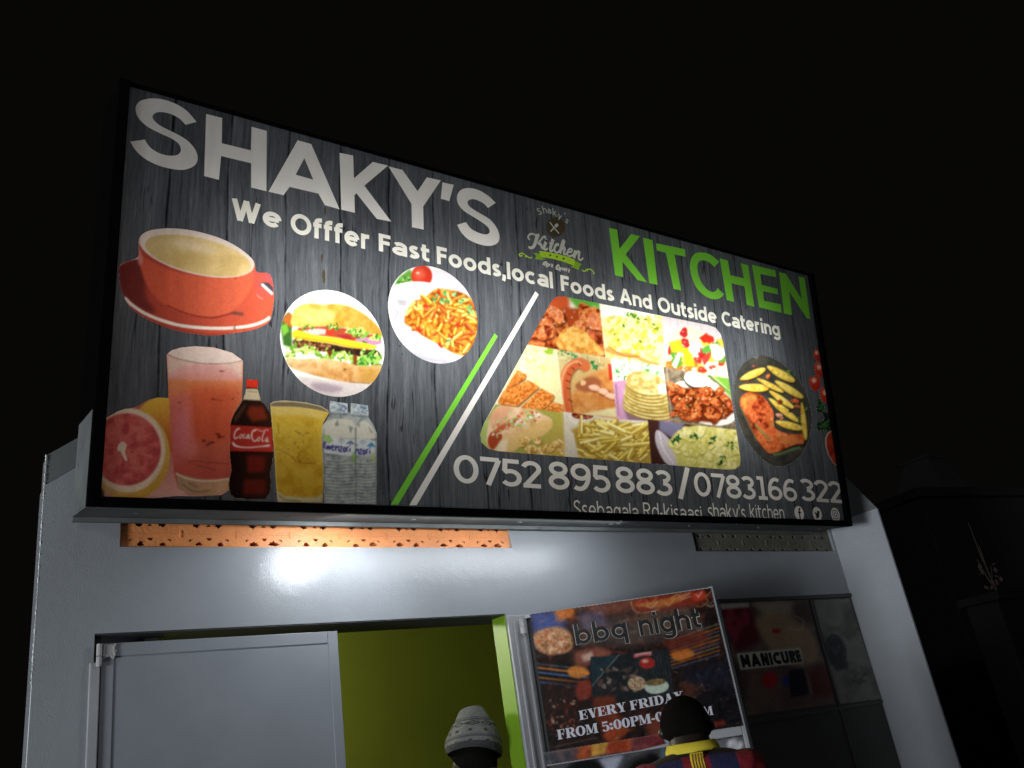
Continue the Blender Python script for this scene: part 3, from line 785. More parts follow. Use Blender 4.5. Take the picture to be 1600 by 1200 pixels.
# --- the two slanting stripes
for x_, y_, n_, w_ in ((506, 432, 16, 5.0), (503, 404, 9, 3.0), (508, 330, 12, 2.5), (344, 300, 14, 2.0), (505, 462, 8, 3.5)):
    lay('rust_stain#%d' % y_, [uvs([(x_ + w_ * .5 * math.cos(6.283 * i / n_ / 1.0) * (1 + .5 * rnd.uniform(-1, 1)), y_ + w_ * 2.6 * math.sin(6.283 * i / n_) * (1 + .3 * rnd.uniform(-1, 1))) for i in range(n_)])])
for i_ in range(34):
    x_, y_ = rnd.uniform(165, 640), rnd.uniform(470, 790); r_ = rnd.uniform(.5, 1.5); lay('dirt_speck#%d' % i_, [uvs([(x_ + r_ * math.cos(k_) * rnd.uniform(.6, 1.5), y_ + r_ * math.sin(k_) * rnd.uniform(.6, 1.5)) for k_ in (0, 1, 2, 3, 4, 5, 5.8)])])
lay('white_stripe', [uvs([(836.5, 455), (841.8, 460.3), (651, 789.5), (639.5, 789.5)])])
lay('green_stripe', [uvs([(772.8, 521), (777.8, 525.6), (622, 788.5), (610.3, 788.5)])])
# --- round media buttons
for name, c in (('social_button', (1248.8, 802)), ('social_button_bird', (1277, 803.2)), ('social_button_camera', (1305.3, 804.2))):
    C = uv(*c); r = 0.037
    ring = lambda k, n=30, dx=0, dy=0: [(C[0] + dx + k * math.cos(2 * math.pi * i / n), C[1] + dy + k * math.sin(2 * math.pi * i / n)) for i in range(n)]
    lay(name, [ring(r)])
    q = lambda pts: [[(C[0] + x * r, C[1] + y * r) for x, y in p] for p in pts]
    if name == 'social_button':
        lay('button_ink#' + name, q(ribbon([(.38, .58), (.2, .62), (.08, .5), (.06, .2), (.06, -.98)], .26) + ribbon([(-.24, .12), (.40, .12)], .22)))
    elif name == 'social_button_bird':
        lay('button_ink#' + name, q([[(-.62, -.42), (-.2, -.38), (-.42, -.2), (-.26, -.16), (-.56, .08), (-.42, .1), (-.6, .36), (-.1, .14), (0, .12), (.02, .38), (.22, .5), (.42, .4), (.62, .46), (.52, .28), (.6, .26), (.46, .12), (.36, -.3), (.06, -.56), (-.3, -.58)]]))
    else:
        rr = lambda k, e=.34: spline([(-k, -k + e * k), (-k, k - e * k), (-k + e * k, k), (k - e * k, k), (k, k - e * k), (k, -k + e * k), (k - e * k, -k), (-k + e * k, -k)], 4, True)
        lay('button_ink#' + name, q(ribbon(rr(.56), .12, True) + ribbon(arc(0, 0, .28, .28, 0, 342, 19), .12, True)))
# --- the small round badge
B3 = lambda pts: Z(760, 280, 5.333, pts); B7 = lambda pts: Z(840, 360, 13.333, pts)
lay('badge', [uvs(B3(arc(578, 400, 78, 82, 0, 345, 23)))])


def hand(part, conv, pts, w0, w1=None, sm=True):
    p = uvs(conv(spline(pts, 5) if sm else pts)); n = len(p)
    lay(part, ribbon(p, [.8 * (w0 + ((w1 or w0) - w0) * i / (n - 1)) for i in range(n)]))


hand('badge_lettering', B3, [(528, 357), (560, 400), (605, 452)], .008); hand('badge_lettering', B3, [(535, 436), (560, 408), (580, 385)], .007); hand('badge_lettering', B3, [(576, 392), (590, 380), (597, 376)], .020, .012)
arcpts = [("S", 440, 300, 22, 30), ("h", 478, 285, 10, 34), ("a", 512, 284, 3, 30), ("k", 553, 300, -8, 34), ("y", 592, 318, -24, 30), ("'", 634, 322, -34, 30), ("s", 652, 352, -42, 30)]
for ch, x, y, rot, hgt in arcpts:
    g, adv = glyph(ch, .13, .7); o = uv(*B3([(x, y)])[0]); k = float(uv(*B3([(x, y - hgt - 24)])[0])[1] - o[1])
    c, sn = math.cos(math.radians(rot + 6)), math.sin(math.radians(rot + 6)); ax = 1.02
    lay('badge_lettering', [[(o[0] + k * (c * px_ * ax - sn * py_), o[1] + k * (sn * px_ * ax + c * py_)) for px_, py_ in poly] for poly in g])
LG = 'badge_lettering'
hand(LG, B3, [(362, 505), (348, 488), (356, 464), (385, 455), (418, 470), (440, 458)], .010, .012)
hand(LG, B3, [(428, 462), (415, 505), (402, 545), (385, 568), (362, 572), (352, 558)], .024, .012)
hand(LG, B3, [(500, 482), (478, 478), (455, 505), (428, 532)], .012, .009); hand(LG, B3, [(430, 528), (455, 548), (466, 575), (488, 570)], .022, .009)
hand(LG, B3, [(497, 522), (485, 552), (481, 580), (494, 588), (512, 574)], .021, .009); hand(LG, B3, [(494, 492), (492, 500)], .022)
hand(LG, B3, [(556, 500), (541, 545), (531, 590), (543, 600), (562, 584)], .022, .009); hand(LG, B3, [(524, 533), (562, 540)], .009)
hand(LG, B3, [(605, 548), (588, 543), (570, 565), (568, 595), (588, 612), (608, 596)], .018, .010)
hand(LG, B3, [(612, 600), (638, 560), (650, 520), (640, 512), (630, 540), (616, 596), (612, 618)], .010, .020); hand(LG, B3, [(620, 590), (640, 568), (654, 578), (645, 615), (655, 628), (675, 612)], .018, .009)
hand(LG, B3, [(672, 608), (705, 605), (712, 586), (695, 580), (676, 604), (676, 632), (698, 642), (722, 628)], .012, .010)
hand(LG, B3, [(744, 595), (735, 625), (728, 655)], .021); hand(LG, B3, [(736, 630), (758, 605), (775, 608), (770, 640), (772, 668), (790, 672), (806, 655)], .018, .009)
lay('badge_ribbon_end#1', [uvs(B3([(388, 612), (445, 620), (455, 655), (500, 668), (470, 672), (405, 665), (418, 640)]))]); lay('badge_ribbon_end#2', [uvs(B3([(735, 678), (795, 708), (775, 728), (770, 755), (700, 730), (720, 722)]))])
lay('badge_ribbon', [uvs(B3(spline([(440, 598), (520, 608), (600, 625), (680, 648), (738, 672)], 3) + spline([(732, 722), (670, 698), (590, 673), (510, 656), (455, 650)], 3)))])
for x, y, r in ((532, 634, 13), (588, 646, 13), (643, 662, 13), (485, 628, 4), (693, 678, 4)):
    lay('badge_star#%d' % x, [uvs(B3([(x + r * (1 if i % 2 == 0 else .42) * math.sin(math.pi * i / 5 + .2), y - r * (1 if i % 2 == 0 else .42) * math.cos(math.pi * i / 5 + .2)) for i in range(10)]))])
RB = 'badge_ribbon'
hand(RB, B3, [(300, 636), (280, 640), (274, 626), (300, 617), (335, 640), (360, 655), (380, 650)], .007, .006); hand(RB, B3, [(322, 648), (345, 640)], .006)
hand(RB, B3, [(795, 755), (815, 768), (840, 752), (870, 752), (895, 775), (896, 786), (886, 784)], .007, .006); hand(RB, B3, [(835, 745), (842, 768)], .006)
for a, b in (((480, 690), (492, 722)), ((500, 700), (508, 716)), ((515, 706), (530, 720)), ((540, 705), (552, 735)), ((590, 715), (580, 752)), ((612, 735), (622, 755)), ((632, 738), (640, 758)), ((648, 742), (656, 764)), ((664, 738), (668, 768)), ((684, 745), (690, 778))):
    hand(LG, B3, [a, ((a[0] + b[0]) / 2 + 7, (a[1] + b[1]) / 2 - 3), ((a[0] + b[0]) / 2 - 4, (a[1] + b[1]) / 2 + 4), b], .007)
hand(LG, B3, [(470, 715), (482, 692), (505, 692), (500, 712), (512, 724), (495, 730)], .007); hand(LG, B3, [(600, 712), (582, 728), (585, 750), (605, 748), (606, 722), (600, 712)], .007); hand(LG, B3, [(590, 742), (618, 768)], .007)

# --- outlines of the printed photographs
Z5 = lambda pts: Z(170, 330, 5.714, pts)
Z6 = lambda pts: Z(140, 510, 4.137, pts)
Z7 = lambda pts: Z(340, 580, 5.333, pts)
Z8 = lambda pts: Z(420, 400, 4.444, pts)
ZP = lambda pts: Z(1130, 530, 5.714, pts)
cup_out = spline(Z5([(268, 255), (300, 205), (370, 172), (470, 156), (600, 155), (760, 175), (950, 225), (1100, 290), (1220, 370), (1290, 440), (1305, 490), (1310, 530), (1345, 550), (1400, 550), (1440, 568), (1463, 630), (1475, 740), (1470, 830), (1450, 940), (1418, 1000), (1300, 1055), (1150, 1085), (950, 1108), (800, 1100), (620, 1070), (440, 1010), (300, 940), (200, 870), (140, 775), (105, 680), (92, 580), (95, 490), (160, 450), (258, 412), (266, 330)]), 3, True)
juice_out = Z6([(60, 600), (110, 590), (180, 550), (230, 533), (280, 527), (320, 512), (380, 475), (440, 460), (510, 462), (505, 320), (498, 182), (530, 155), (590, 137), (680, 128), (800, 135), (920, 170), (992, 222), (990, 330), (985, 480), (935, 560), (912, 640), (905, 800), (918, 900), (905, 980), (900, 1060), (850, 1090), (700, 1098), (560, 1096), (400, 1112), (100, 1106), (50, 1106)])
coke_out = Z7([(236, 68), (336, 73), (335, 142), (338, 160), (352, 205), (362, 245), (402, 290), (436, 345), (451, 400), (454, 440), (464, 660), (458, 760), (440, 840), (441, 900), (446, 960), (432, 1020), (402, 1065), (150, 1062), (108, 1030), (94, 960), (96, 900), (116, 830), (106, 740), (100, 680), (108, 560), (108, 430), (130, 370), (170, 310), (212, 240), (232, 180), (238, 140)])
pine_out = Z7([(438, 270), (470, 252), (530, 246), (620, 248), (740, 262), (860, 290), (925, 328), (925, 352), (880, 430), (872, 600), (880, 800), (880, 1000), (872, 1095), (500, 1090), (488, 960), (470, 650), (450, 420)])
water_out = Z7([(934, 248), (1082, 268), (1084, 335), (1108, 352), (1110, 266), (1252, 285), (1258, 350), (1256, 385), (1300, 450), (1326, 520), (1322, 1108), (890, 1100), (884, 900), (866, 560), (870, 460), (908, 410), (934, 360)])
burger_out = uv_to_px(circle_px((522, 535.5), (440, 519), (602.5, 546)))
pasta_out = uv_to_px(circle_px((678.5, 491), (609.5, 474), (748.5, 500)))
grid_out = [(870, 463.5), (880, 463), (1105, 507.5), (1118, 512), (1126, 522), (1130, 536), (1157, 716), (1156, 727), (1149, 733), (1138, 734), (780, 705), (763, 701), (752, 691), (750.5, 678), (756, 662), (862, 470)]
pan_out = spline(ZP([(290, 152), (340, 145), (420, 158), (520, 215), (620, 300), (700, 400), (750, 500), (785, 640), (790, 760), (765, 900), (710, 1010), (640, 1090), (560, 1130), (480, 1138), (400, 1110), (300, 1020), (200, 890), (135, 740), (100, 590), (95, 470), (110, 350), (150, 250), (215, 185)]), 3, True)
toms = [spline(ZP(p), 3, True) for p in ([(805, 330), (840, 322), (865, 360), (870, 410), (850, 455), (815, 462), (780, 430), (765, 380), (775, 345)],
        [(806, 120), (835, 88), (850, 110), (870, 190), (840, 190), (815, 170)], [(812, 260), (822, 215), (860, 208), (900, 300), (910, 345), (870, 335), (830, 310)],
        [(862, 490), (875, 445), (900, 430), (960, 520), (970, 575), (915, 570), (880, 545)])]
herb_out = ZP([(838, 530), (870, 525), (885, 570), (905, 600), (900, 640), (980, 660), (960, 700), (990, 760), (1000, 830), (940, 825), (880, 810), (840, 820), (835, 745), (900, 720), (865, 695), (880, 690), (905, 712), (880, 650), (840, 650), (832, 610), (850, 590)])
bowl_out = ZP([(1010, 800), (960, 815), (930, 840), (910, 890), (912, 950), (935, 1030), (975, 1100), (1020, 1140), (1080, 1160), (1080, 800)])
PICS = [('coffee_cup_picture', cup_out), ('fruit_juice_picture', juice_out), ('cola_bottle_picture', coke_out), ('pineapple_juice_picture', pine_out), ('water_bottle_picture', water_out),
        ('burger_picture', burger_out), ('pasta_picture', pasta_out), ('dish_grid_picture', grid_out), ('chicken_pan_picture', pan_out), ('herb_picture', herb_out), ('sauce_bowl_picture', bowl_out)]
PICS += [('tomato_picture', t) for t in toms]
for i, (nm, out) in enumerate(PICS): lay('picture%d' % i, [uvs(out)])

FILM = {'rust_stain': 'brown_film', 'dirt_speck': 'ink_dark', 'title_lettering': 'white_film', 'title_lettering_green': 'green_film', 'tagline_lettering': 'cream_film', 'phone_number': 'white_film', 'address_lettering': 'white_film', 'white_stripe': 'white_film', 'green_stripe': 'green_film',
        'social_button': 'white_film', 'social_button_bird': 'white_film', 'social_button_camera': 'white_film', 'button_ink': 'ink_dark', 'badge': 'brown_film', 'badge_lettering': 'logo_film', 'badge_ribbon': 'ribbon_film', 'badge_ribbon_end': 'ribbon_dark', 'badge_star': 'ink_dark', 'sign_panel': 'wood'}


def build_film():
    E_ = 0.02
    rect = [(-E_, -E_), (SW + E_, -E_), (SW + E_, SH + .006), (-E_, SH + .006)]
    verts = []; faces = []; parts = []
    for part, poly in [('sign_panel', rect)] + LAYERS:
        p = np.array(poly); ar = np.sum(p[:, 0] * np.roll(p[:, 1], -1) - p[:, 1] * np.roll(p[:, 0], -1))
        if abs(ar) < 1e-9: continue
        if ar < 0: p = p[::-1]
        b = len(verts); verts += [Vector((x, y)) for x, y in p]; faces.append(list(range(b, b + len(p)))); parts.append(part)
    V, _, F = delaunay_2d_cdt(verts, [], faces, 0, 1e-6, True)[:3]
    vv = np.array([(v.x, v.y) for v in V]); F = [tuple(f) for f in F]; c = vv[np.array(F)].mean(1); top = np.full(len(F), -1)
    order = np.argsort(c[:, 0]); xs = c[order, 0]
    for k, f in enumerate(faces):
        p = np.array([(verts[i].x, verts[i].y) for i in f]); lo = p.min(0); hi = p.max(0)
        ids = order[np.searchsorted(xs, lo[0]):np.searchsorted(xs, hi[0])]; ids = ids[(c[ids, 1] >= lo[1]) & (c[ids, 1] <= hi[1])]
        if len(ids): top[ids[inside(c[ids, 0], c[ids, 1], p)]] = k
    groups = {}
    for f, k in zip(F, top):
        if k >= 0: groups.setdefault(parts[k], []).append(f)
    for part, fs in groups.items():
        if part.startswith('picture'): continue
        used = sorted({i for f in fs for i in f}); ix = {k: i for i, k in enumerate(used)}
        name = {'title_lettering_green': 'title_lettering', 'social_button_bird': 'social_button', 'social_button_camera': 'social_button', 'button_ink': 'button_symbol'}.get(part.split('#')[0], part.split('#')[0])
        mesh_obj(name, [(V[k].x, 0, V[k].y) for k in used], [[ix[i] for i in f] for f in fs], M[FILM[part.split('#')[0]]], sign)


build_film()

# ------------------------------------------------------------------ the printed photographs
def finish(i, pic):
    later = [o for _, o in PICS[i + 1:]]; own = PICS[i][1]

    def keep(cx, cy):
        k = inside(cx, cy, own)
        for o in later:
            ox = [p[0] for p in o]; 
            if max(ox) < cx.min() or min(ox) > cx.max(): continue
            k &= ~inside(cx, cy, o)
        q = uv(cx, cy); k &= (q[..., 0] > -.018) & (q[..., 0] < SW + .018) & (q[..., 1] > -.018) & (q[..., 1] < SH + .0055)
        return k
    pic.build(PICS[i][0], M['ink'], sign, SIGN_P, SIGN_N, SIGN_I, keep)


def FULL(p): return Mask((0, p.h, 0, p.w), np.ones((p.h, p.w)))


def bounds(o, m=2):
    x = [p[0] for p in o]; y = [p[1] for p in o]; return min(x) - m, min(y) - m, max(x) + m, max(y) + m


# coffee cup
p = Pic(*bounds(cup_out), base=(214, 84, 62))
p.put(FULL(p), p.grad((185, 440), (420, 470), (176, 66, 54), (232, 96, 66)))
p.poly(spline(Z5([(95, 490), (160, 455), (265, 420), (330, 520), (330, 760), (420, 900), (300, 880), (150, 770), (95, 620)]), 4, True), (104, 42, 42), 3.5, .75)
p.line(spline(Z5([(85, 478), (160, 435), (262, 412)]), 4), 4.5, (240, 222, 200))
p.poly(spline(Z5([(265, 300), (300, 400), (420, 470), (560, 530), (760, 575), (1000, 590), (1180, 565), (1300, 500), (1310, 560), (1280, 660), (1200, 800), (1080, 900), (900, 945), (720, 930), (560, 870), (420, 770), (330, 640), (270, 450)]), 4, True), p.grad((216, 430), (395, 430), (214, 88, 62), (240, 108, 74)), 1.2)
p.poly(spline(Z5([(265, 330), (300, 400), (300, 470), (262, 470)]), 3, True), (226, 190, 200), 1.5, .45)
p.line(spline(Z5([(515, 838), (640, 895), (780, 935), (930, 950), (1050, 925), (1130, 905)]), 5), 2.0, (120, 40, 30), .8, .75)
p.poly(Z5([(1080, 905), (1120, 895), (1205, 905), (1200, 935), (1120, 925)]), (110, 70, 60), .8, .8)
p.poly(spline(Z5([(1290, 530), (1340, 545), (1400, 548), (1445, 570), (1466, 640), (1475, 760), (1440, 760), (1380, 780), (1330, 760), (1310, 720)]), 3, True), (236, 92, 78), 1)
p.poly(Z5([(1340, 660), (1370, 632), (1430, 640), (1462, 680), (1475, 740), (1440, 720), (1390, 690)]), (70, 74, 84), .6)
p.poly(Z5([(1352, 655), (1375, 642), (1470, 730), (1458, 752)]), (250, 245, 240), .4)
p.line(spline(Z5([(1320, 740), (1345, 770), (1380, 785)]), 4), 1.2, (250, 190, 170), .6, .8)
p.poly(Z5([(1400, 552), (1445, 568), (1462, 630), (1445, 640), (1400, 600)]), (238, 92, 110), 1.2, .7)
p.ell(*Z5([(785, 368)])[0], 92.5, 34, (235, 218, 206), rot=13.5)
p.ell(*Z5([(798, 396)])[0], 85, 27.5, (226, 196, 132), rot=13)
m = p.ell_mask(*Z5([(798, 396)])[0], 85, 27.5, 13); p.put(m, p.grad((230, 385), (390, 420), (196, 168, 104), (238, 206, 136)), .75)
p.mottle(m, [(206, 170, 100), (236, 206, 140), (246, 224, 170)], 26, 2, .35)
p.put(p.ell_mask(*Z5([(760, 315)])[0], 30, 7, 14, 1.2) * m, (240, 220, 196), .55)
p.line(spline(Z5([(140, 770), (200, 830), (310, 905), (460, 970), (640, 1020), (850, 1042), (1050, 1045), (1250, 1025), (1380, 985), (1440, 945)]), 5), 5.0, (250, 240, 228))
p.line(spline(Z5([(200, 890), (330, 965), (500, 1030), (700, 1075), (900, 1100), (1080, 1090)]), 5), 3.0, (158, 48, 34), 1.0, .5)
for x, y in ((1125, 1030), (1132, 1055), (1120, 1045), (455, 1090), (1210, 1060), (1130, 600)): p.poly(p.blob(*Z5([(x, y)])[0], 1.6, .7, 40, .5), (120, 70, 20), .3, .8)
finish(0, p)

# grapefruit and tall glass of juice
p = Pic(*bounds(juice_out), base=(226, 150, 130))
p.put(FULL(p), p.grad((200, 690), (200, 780), (214, 110, 90), (236, 180, 168)))
p.ell(*Z6([(480, 640)])[0], 46, 44, (240, 190, 60), soft=.1); p.put(p.ell_mask(*Z6([(480, 640)])[0], 46, 44), p.grad((240, 622), (262, 690), (246, 204, 70), (214, 110, 50)))
p.ell(*Z6([(262, 830)])[0], 62, 71, (232, 190, 92), soft=.03); p.put(p.ell_mask(*Z6([(262, 830)])[0], 62, 71), p.grad((180, 660), (262, 740), (244, 214, 170), (226, 176, 66)))
p.ell(*Z6([(245, 800)])[0], 59, 66, (250, 226, 196), soft=.05)
fl = p.ell_mask(*Z6([(238, 795)])[0], 53.5, 56, 0, .06); p.put(fl, (222, 98, 92)); p.mottle(fl, [(186, 70, 74), (226, 100, 96), (240, 134, 122)], 12, 4, .7)
c0 = Z6([(208, 780)])[0]
for k in range(9):
    a = 6.283 * k / 9 + .3; e = (c0[0] + 54 * math.cos(a), c0[1] + 58 * math.sin(a)); p.line([c0, e], .9, (246, 168, 150), .5, .5)
for k in range(120):
    a = p.rs.rand() * 6.28; r = 14 + 38 * p.rs.rand(); x, y = c0[0] + 6 + r * math.cos(a), c0[1] + 3 + r * math.sin(a); p.line([(x, y), (x + 3.2 * math.cos(a), y + 3.2 * math.sin(a))], .7, (250, 180, 168) if k % 2 else (170, 58, 64), .3, .35)
p.poly(spline(Z6([(190, 760), (215, 745), (240, 765), (228, 810), (245, 870), (225, 860), (200, 810), (178, 800)]), 3, True), (252, 232, 214), .8)
gl = Z6([(498, 182), (560, 146), (680, 128), (800, 135), (920, 170), (992, 222), (985, 480), (935, 700), (918, 900), (900, 1060), (800, 1096), (640, 1090), (570, 1040), (545, 940), (525, 700)])
gm = p.mask_poly(gl); p.put(gm, p.grad((310, 590), (310, 755), (246, 150, 96), (206, 84, 74)))
p.put(gm * p.mask_poly(Z6([(640, 380), (980, 400), (900, 760), (640, 740)]), 9), (226, 84, 50), .7)
p.put(gm * p.mask_poly(Z6([(500, 480), (640, 430), (650, 600), (600, 880), (520, 900)]), 6), (232, 112, 120), .6)
p.put(gm * p.mask_poly(Z6([(560, 560), (640, 520), (660, 640), (700, 800), (640, 860), (560, 800)]), 5), (238, 140, 150), .5)
p.poly(Z6([(498, 182), (560, 146), (680, 128), (800, 135), (920, 170), (992, 222), (985, 350), (960, 330), (800, 300), (620, 300), (520, 330), (508, 340)]), (242, 206, 190), 2)
p.poly(spline(Z6([(510, 330), (600, 260), (740, 248), (880, 262), (975, 320), (960, 352), (800, 348), (620, 345)]), 4, True), (244, 170, 166), 2.5, .8)
p.ell(*Z6([(745, 186)])[0], 58, 12.5, (248, 226, 216), rot=6); p.line(spline(Z6([(500, 180), (580, 212), (740, 240), (900, 238), (990, 220)]), 5), 1.1, (150, 92, 80), .4, .8); p.line(spline(Z6([(500, 178), (560, 146), (680, 128), (800, 135), (920, 170), (990, 220)]), 5), 1.2, (255, 245, 240), .4, .8)
p.poly(Z6([(560, 950), (700, 985), (860, 990), (905, 975), (900, 1060), (800, 1096), (640, 1090), (570, 1040)]), p.grad((280, 740), (350, 770), (190, 150, 120), (226, 176, 130)), 1.2)
p.line(spline(Z6([(556, 950), (640, 985), (760, 1000), (902, 985)]), 5), 2.4, (246, 226, 200), .6)
for pts in ([(600, 1020), (680, 1070), (780, 1060)], [(640, 1010), (700, 1040)]): p.line(spline(Z6(pts), 4), 2.5, (110, 90, 70), 1, .6)
for x, y, r in ((855, 290, 3), (925, 468, 2.2), (580, 492, 2), (845, 715, 5), (780, 755, 6), (740, 740, 4), (655, 745, 1.5), (958, 430, 1.4), (390, 228, 1.6), (800, 470, 2.5), (275, 812, 2.5), (830, 700, 5)): p.poly(p.blob(*Z6([(x, y)])[0], r, .45, p.rs.rand() * 40 - 20, .6), (120, 40, 24), .6, .75)
for pts in ([(640, 880), (720, 905), (820, 930)], [(640, 868), (900, 890)], [(780, 470), (860, 480)]): p.line(spline(Z6(pts), 3), .9, (110, 34, 26), .5, .7)
p.poly(Z6([(60, 1030), (90, 1060), (95, 1110), (40, 1110)]), (60, 80, 24), 1)
finish(1, p)

# bottle of cola
p = Pic(*bounds(coke_out), base=(40, 22, 18))
p.put(FULL(p), p.grad((360, 690), (430, 690), (34, 20, 16), (64, 36, 28)))
for pts, c in (([(270, 290), (380, 300), (420, 400), (290, 420), (240, 350)], (150, 52, 28)), ([(240, 700), (400, 710), (395, 840), (250, 850)], (134, 36, 26)), ([(220, 900), (400, 900), (400, 1020), (210, 1030)], (120, 36, 26))): p.poly(Z7(pts), c, 2.6, .85)
p.poly(Z7([(130, 390), (200, 300), (235, 260), (235, 300), (170, 400), (150, 430)]), (92, 62, 48), 1.5, .7)
p.poly(Z7([(232, 145), (336, 148), (352, 205), (362, 245), (200, 235), (225, 190)]), (222, 206, 170), .5); p.line(Z7([(245, 165), (330, 175)]), 1.2, (150, 130, 96), .4)
p.poly(Z7([(236, 60), (338, 68), (336, 142), (238, 138)]), (232, 54, 36)); p.line(Z7([(238, 134), (336, 140)]), 1.2, (150, 26, 20))
lab = Z7([(98, 448), (454, 468), (468, 672), (96, 664)]); p.poly(lab, (206, 56, 46)); p.put(p.mask_poly(lab), p.grad((360, 680), (427, 690), (170, 40, 36), (214, 62, 50)), .6)
p.line(Z7([(96, 446), (454, 466)]), 1.2, (90, 20, 16)); p.line(Z7([(96, 668), (468, 676)]), 1.4, (60, 16, 12))
wc = (250, 236, 228)
for pts, w in (([(178, 478), (150, 500), (138, 540), (150, 562), (172, 545)], 1.9), ([(150, 490), (178, 474), (190, 488)], 1.0), ([(196, 525), (182, 545), (190, 560), (206, 540), (198, 524)], 1.5), ([(228, 522), (214, 540), (220, 558), (236, 552)], 1.6), ([(256, 524), (240, 545), (246, 560), (262, 532), (262, 560), (276, 556)], 1.5), ([(276, 540), (292, 530)], 1.2),
               ([(318, 500), (302, 492), (284, 520), (288, 560), (306, 584), (330, 570)], 2.0), ([(300, 490), (330, 486), (372, 500), (412, 486), (420, 500)], 1.2), ([(345, 548), (332, 566), (340, 582), (354, 564), (346, 548)], 1.5), ([(392, 500), (374, 545), (372, 580), (386, 582)], 1.7), ([(414, 550), (398, 570), (404, 586), (418, 562), (416, 588), (430, 584)], 1.5)):
    p.line(spline(Z7(pts), 5), w, wc, .2)
p.poly(spline(Z7([(126, 585), (150, 612), (200, 628), (280, 630), (360, 622), (430, 612), (432, 628), (360, 632), (280, 640), (190, 638), (140, 625), (124, 606)]), 4, True), wc, .2)
finish(2, p)

# glass of pineapple juice
p = Pic(*bounds(pine_out), base=(222, 176, 44))
p.put(FULL(p), p.grad((450, 650), (480, 785), (232, 196, 60), (190, 138, 26)))
p.mottle(FULL(p), [(196, 150, 30), (226, 186, 56), (236, 204, 84)], 16, 4, .45)
p.poly(Z7([(444, 290), (560, 290), (900, 350), (880, 400), (700, 370), (460, 370)]), (232, 206, 120), 2.5, .8)
p.poly(spline(Z7([(440, 270), (480, 252), (600, 250), (740, 264), (860, 292), (922, 326), (915, 340), (800, 318), (640, 300), (470, 296)]), 4, True), (120, 108, 88), .8, .9)
p.line(spline(Z7([(440, 272), (480, 254), (600, 250), (740, 264), (860, 292), (922, 328)]), 4), 1.5, (236, 230, 214), .3); p.line(spline(Z7([(450, 298), (600, 298), (740, 312), (915, 346)]), 4), 1.0, (250, 240, 200), .4, .8)
p.line(Z7([(446, 300), (462, 480), (490, 900), (502, 1085)]), 1.6, (240, 222, 150), .6, .7)
p.poly(Z7([(492, 1000), (560, 1040), (700, 1052), (820, 1050), (880, 1010), (872, 1095), (500, 1092)]), p.grad((430, 775), (510, 780), (214, 204, 170), (190, 176, 130)), 1.0); p.line(spline(Z7([(510, 1030), (560, 1070), (690, 1085)]), 4), 2.5, (130, 110, 60), 1, .7)
for k in range(46): 
    x, y = 470 + 380 * p.rs.rand(), 460 + 330 * p.rs.rand(); x = 640 - (640 - x) * (.5 + .5 * abs(y - 600) / 200)
    p.poly(p.blob(*Z7([(x, y)])[0], .6 + 1.6 * p.rs.rand() ** 2, .5, p.rs.rand() * 180, .6), (110, 66, 10), .3, .6)
for pts in ([(480, 640), (540, 665), (600, 700), (680, 760), (820, 768)], [(500, 430), (510, 520)], [(640, 495), (690, 520)], [(690, 660), (670, 730)]): p.line(spline(Z7(pts), 3), 1.1, (120, 76, 12), .6, .6)
finish(3, p)

# two water bottles
p = Pic(*bounds(water_out), base=(150, 158, 160))
p.mottle(FULL(p), [(120, 130, 136), (160, 168, 168), (186, 190, 186)], 7, 3, .8)
for x0, x1, yo in ((890, 1148, 0), (1150, 1322, 22)):
    for k in range(13):
        y = 735 + yo + k * 27; xs = np.linspace(x0, x1, 9); ph = p.rs.rand() * 3
        p.line(Z7([(x, y + 10 * math.sin((x - x0) / (x1 - x0) * 3.14) + 4 * math.sin(x * .05 + ph)) for x in xs]), 1.0, (214, 218, 212), .3, .75); p.line(Z7([(x, y + 9 + 9 * math.sin((x - x0) / (x1 - x0) * 3.14)) for x in xs]), 1.0, (92, 100, 104), .4, .6)
p.poly(spline(Z7([(872, 465), (925, 405), (1085, 400), (1140, 440), (1152, 520), (1150, 560), (880, 545)]), 3, True), (214, 212, 198), 1); p.poly(spline(Z7([(1158, 480), (1190, 420), (1250, 420), (1310, 500), (1318, 560), (1155, 560)]), 3, True), (216, 214, 202), 1)
for pts in ([(975, 440), (1000, 405), (1015, 450), (985, 460)], [(1090, 455), (1130, 470), (1110, 520)], [(1160, 440), (1185, 430), (1185, 475)], [(1255, 450), (1300, 520), (1275, 510)]): p.poly(Z7(pts), (128, 134, 132), .6, .8)
p.poly(Z7([(872, 525), (1000, 560), (1150, 575), (1150, 712), (880, 680)]), (214, 222, 226), .5); p.poly(Z7([(1152, 560), (1322, 580), (1320, 705), (1150, 700)]), (206, 216, 222), .5)
p.poly(Z7([(872, 520), (935, 535), (965, 580), (925, 605), (880, 570)]), (156, 196, 112), 1.2, .9); p.poly(Z7([(1120, 690), (1150, 660), (1150, 780), (1115, 750)]), (140, 180, 90), 1.2, .8); p.poly(Z7([(1275, 700), (1310, 670), (1315, 760), (1280, 750)]), (176, 190, 110), 1.2, .8)
p.poly(Z7([(1065, 605), (1110, 575), (1150, 610)]), (104, 128, 150), .4); p.poly(Z7([(1240, 625), (1285, 590), (1318, 632)]), (70, 140, 186), .4); p.poly(Z7([(1150, 600), (1175, 620), (1150, 622)]), (104, 128, 150), .4)
for c in ((1035, 590), (1210, 600)): p.line(arc(*Z7([c])[0], 4.6, 4.2, 180, 360), .8, (110, 116, 140), .2); p.line(arc(*Z7([c])[0], 1.8, 1.8, 0, 340), .8, (130, 136, 150), .2)
ic = (44, 34, 122)
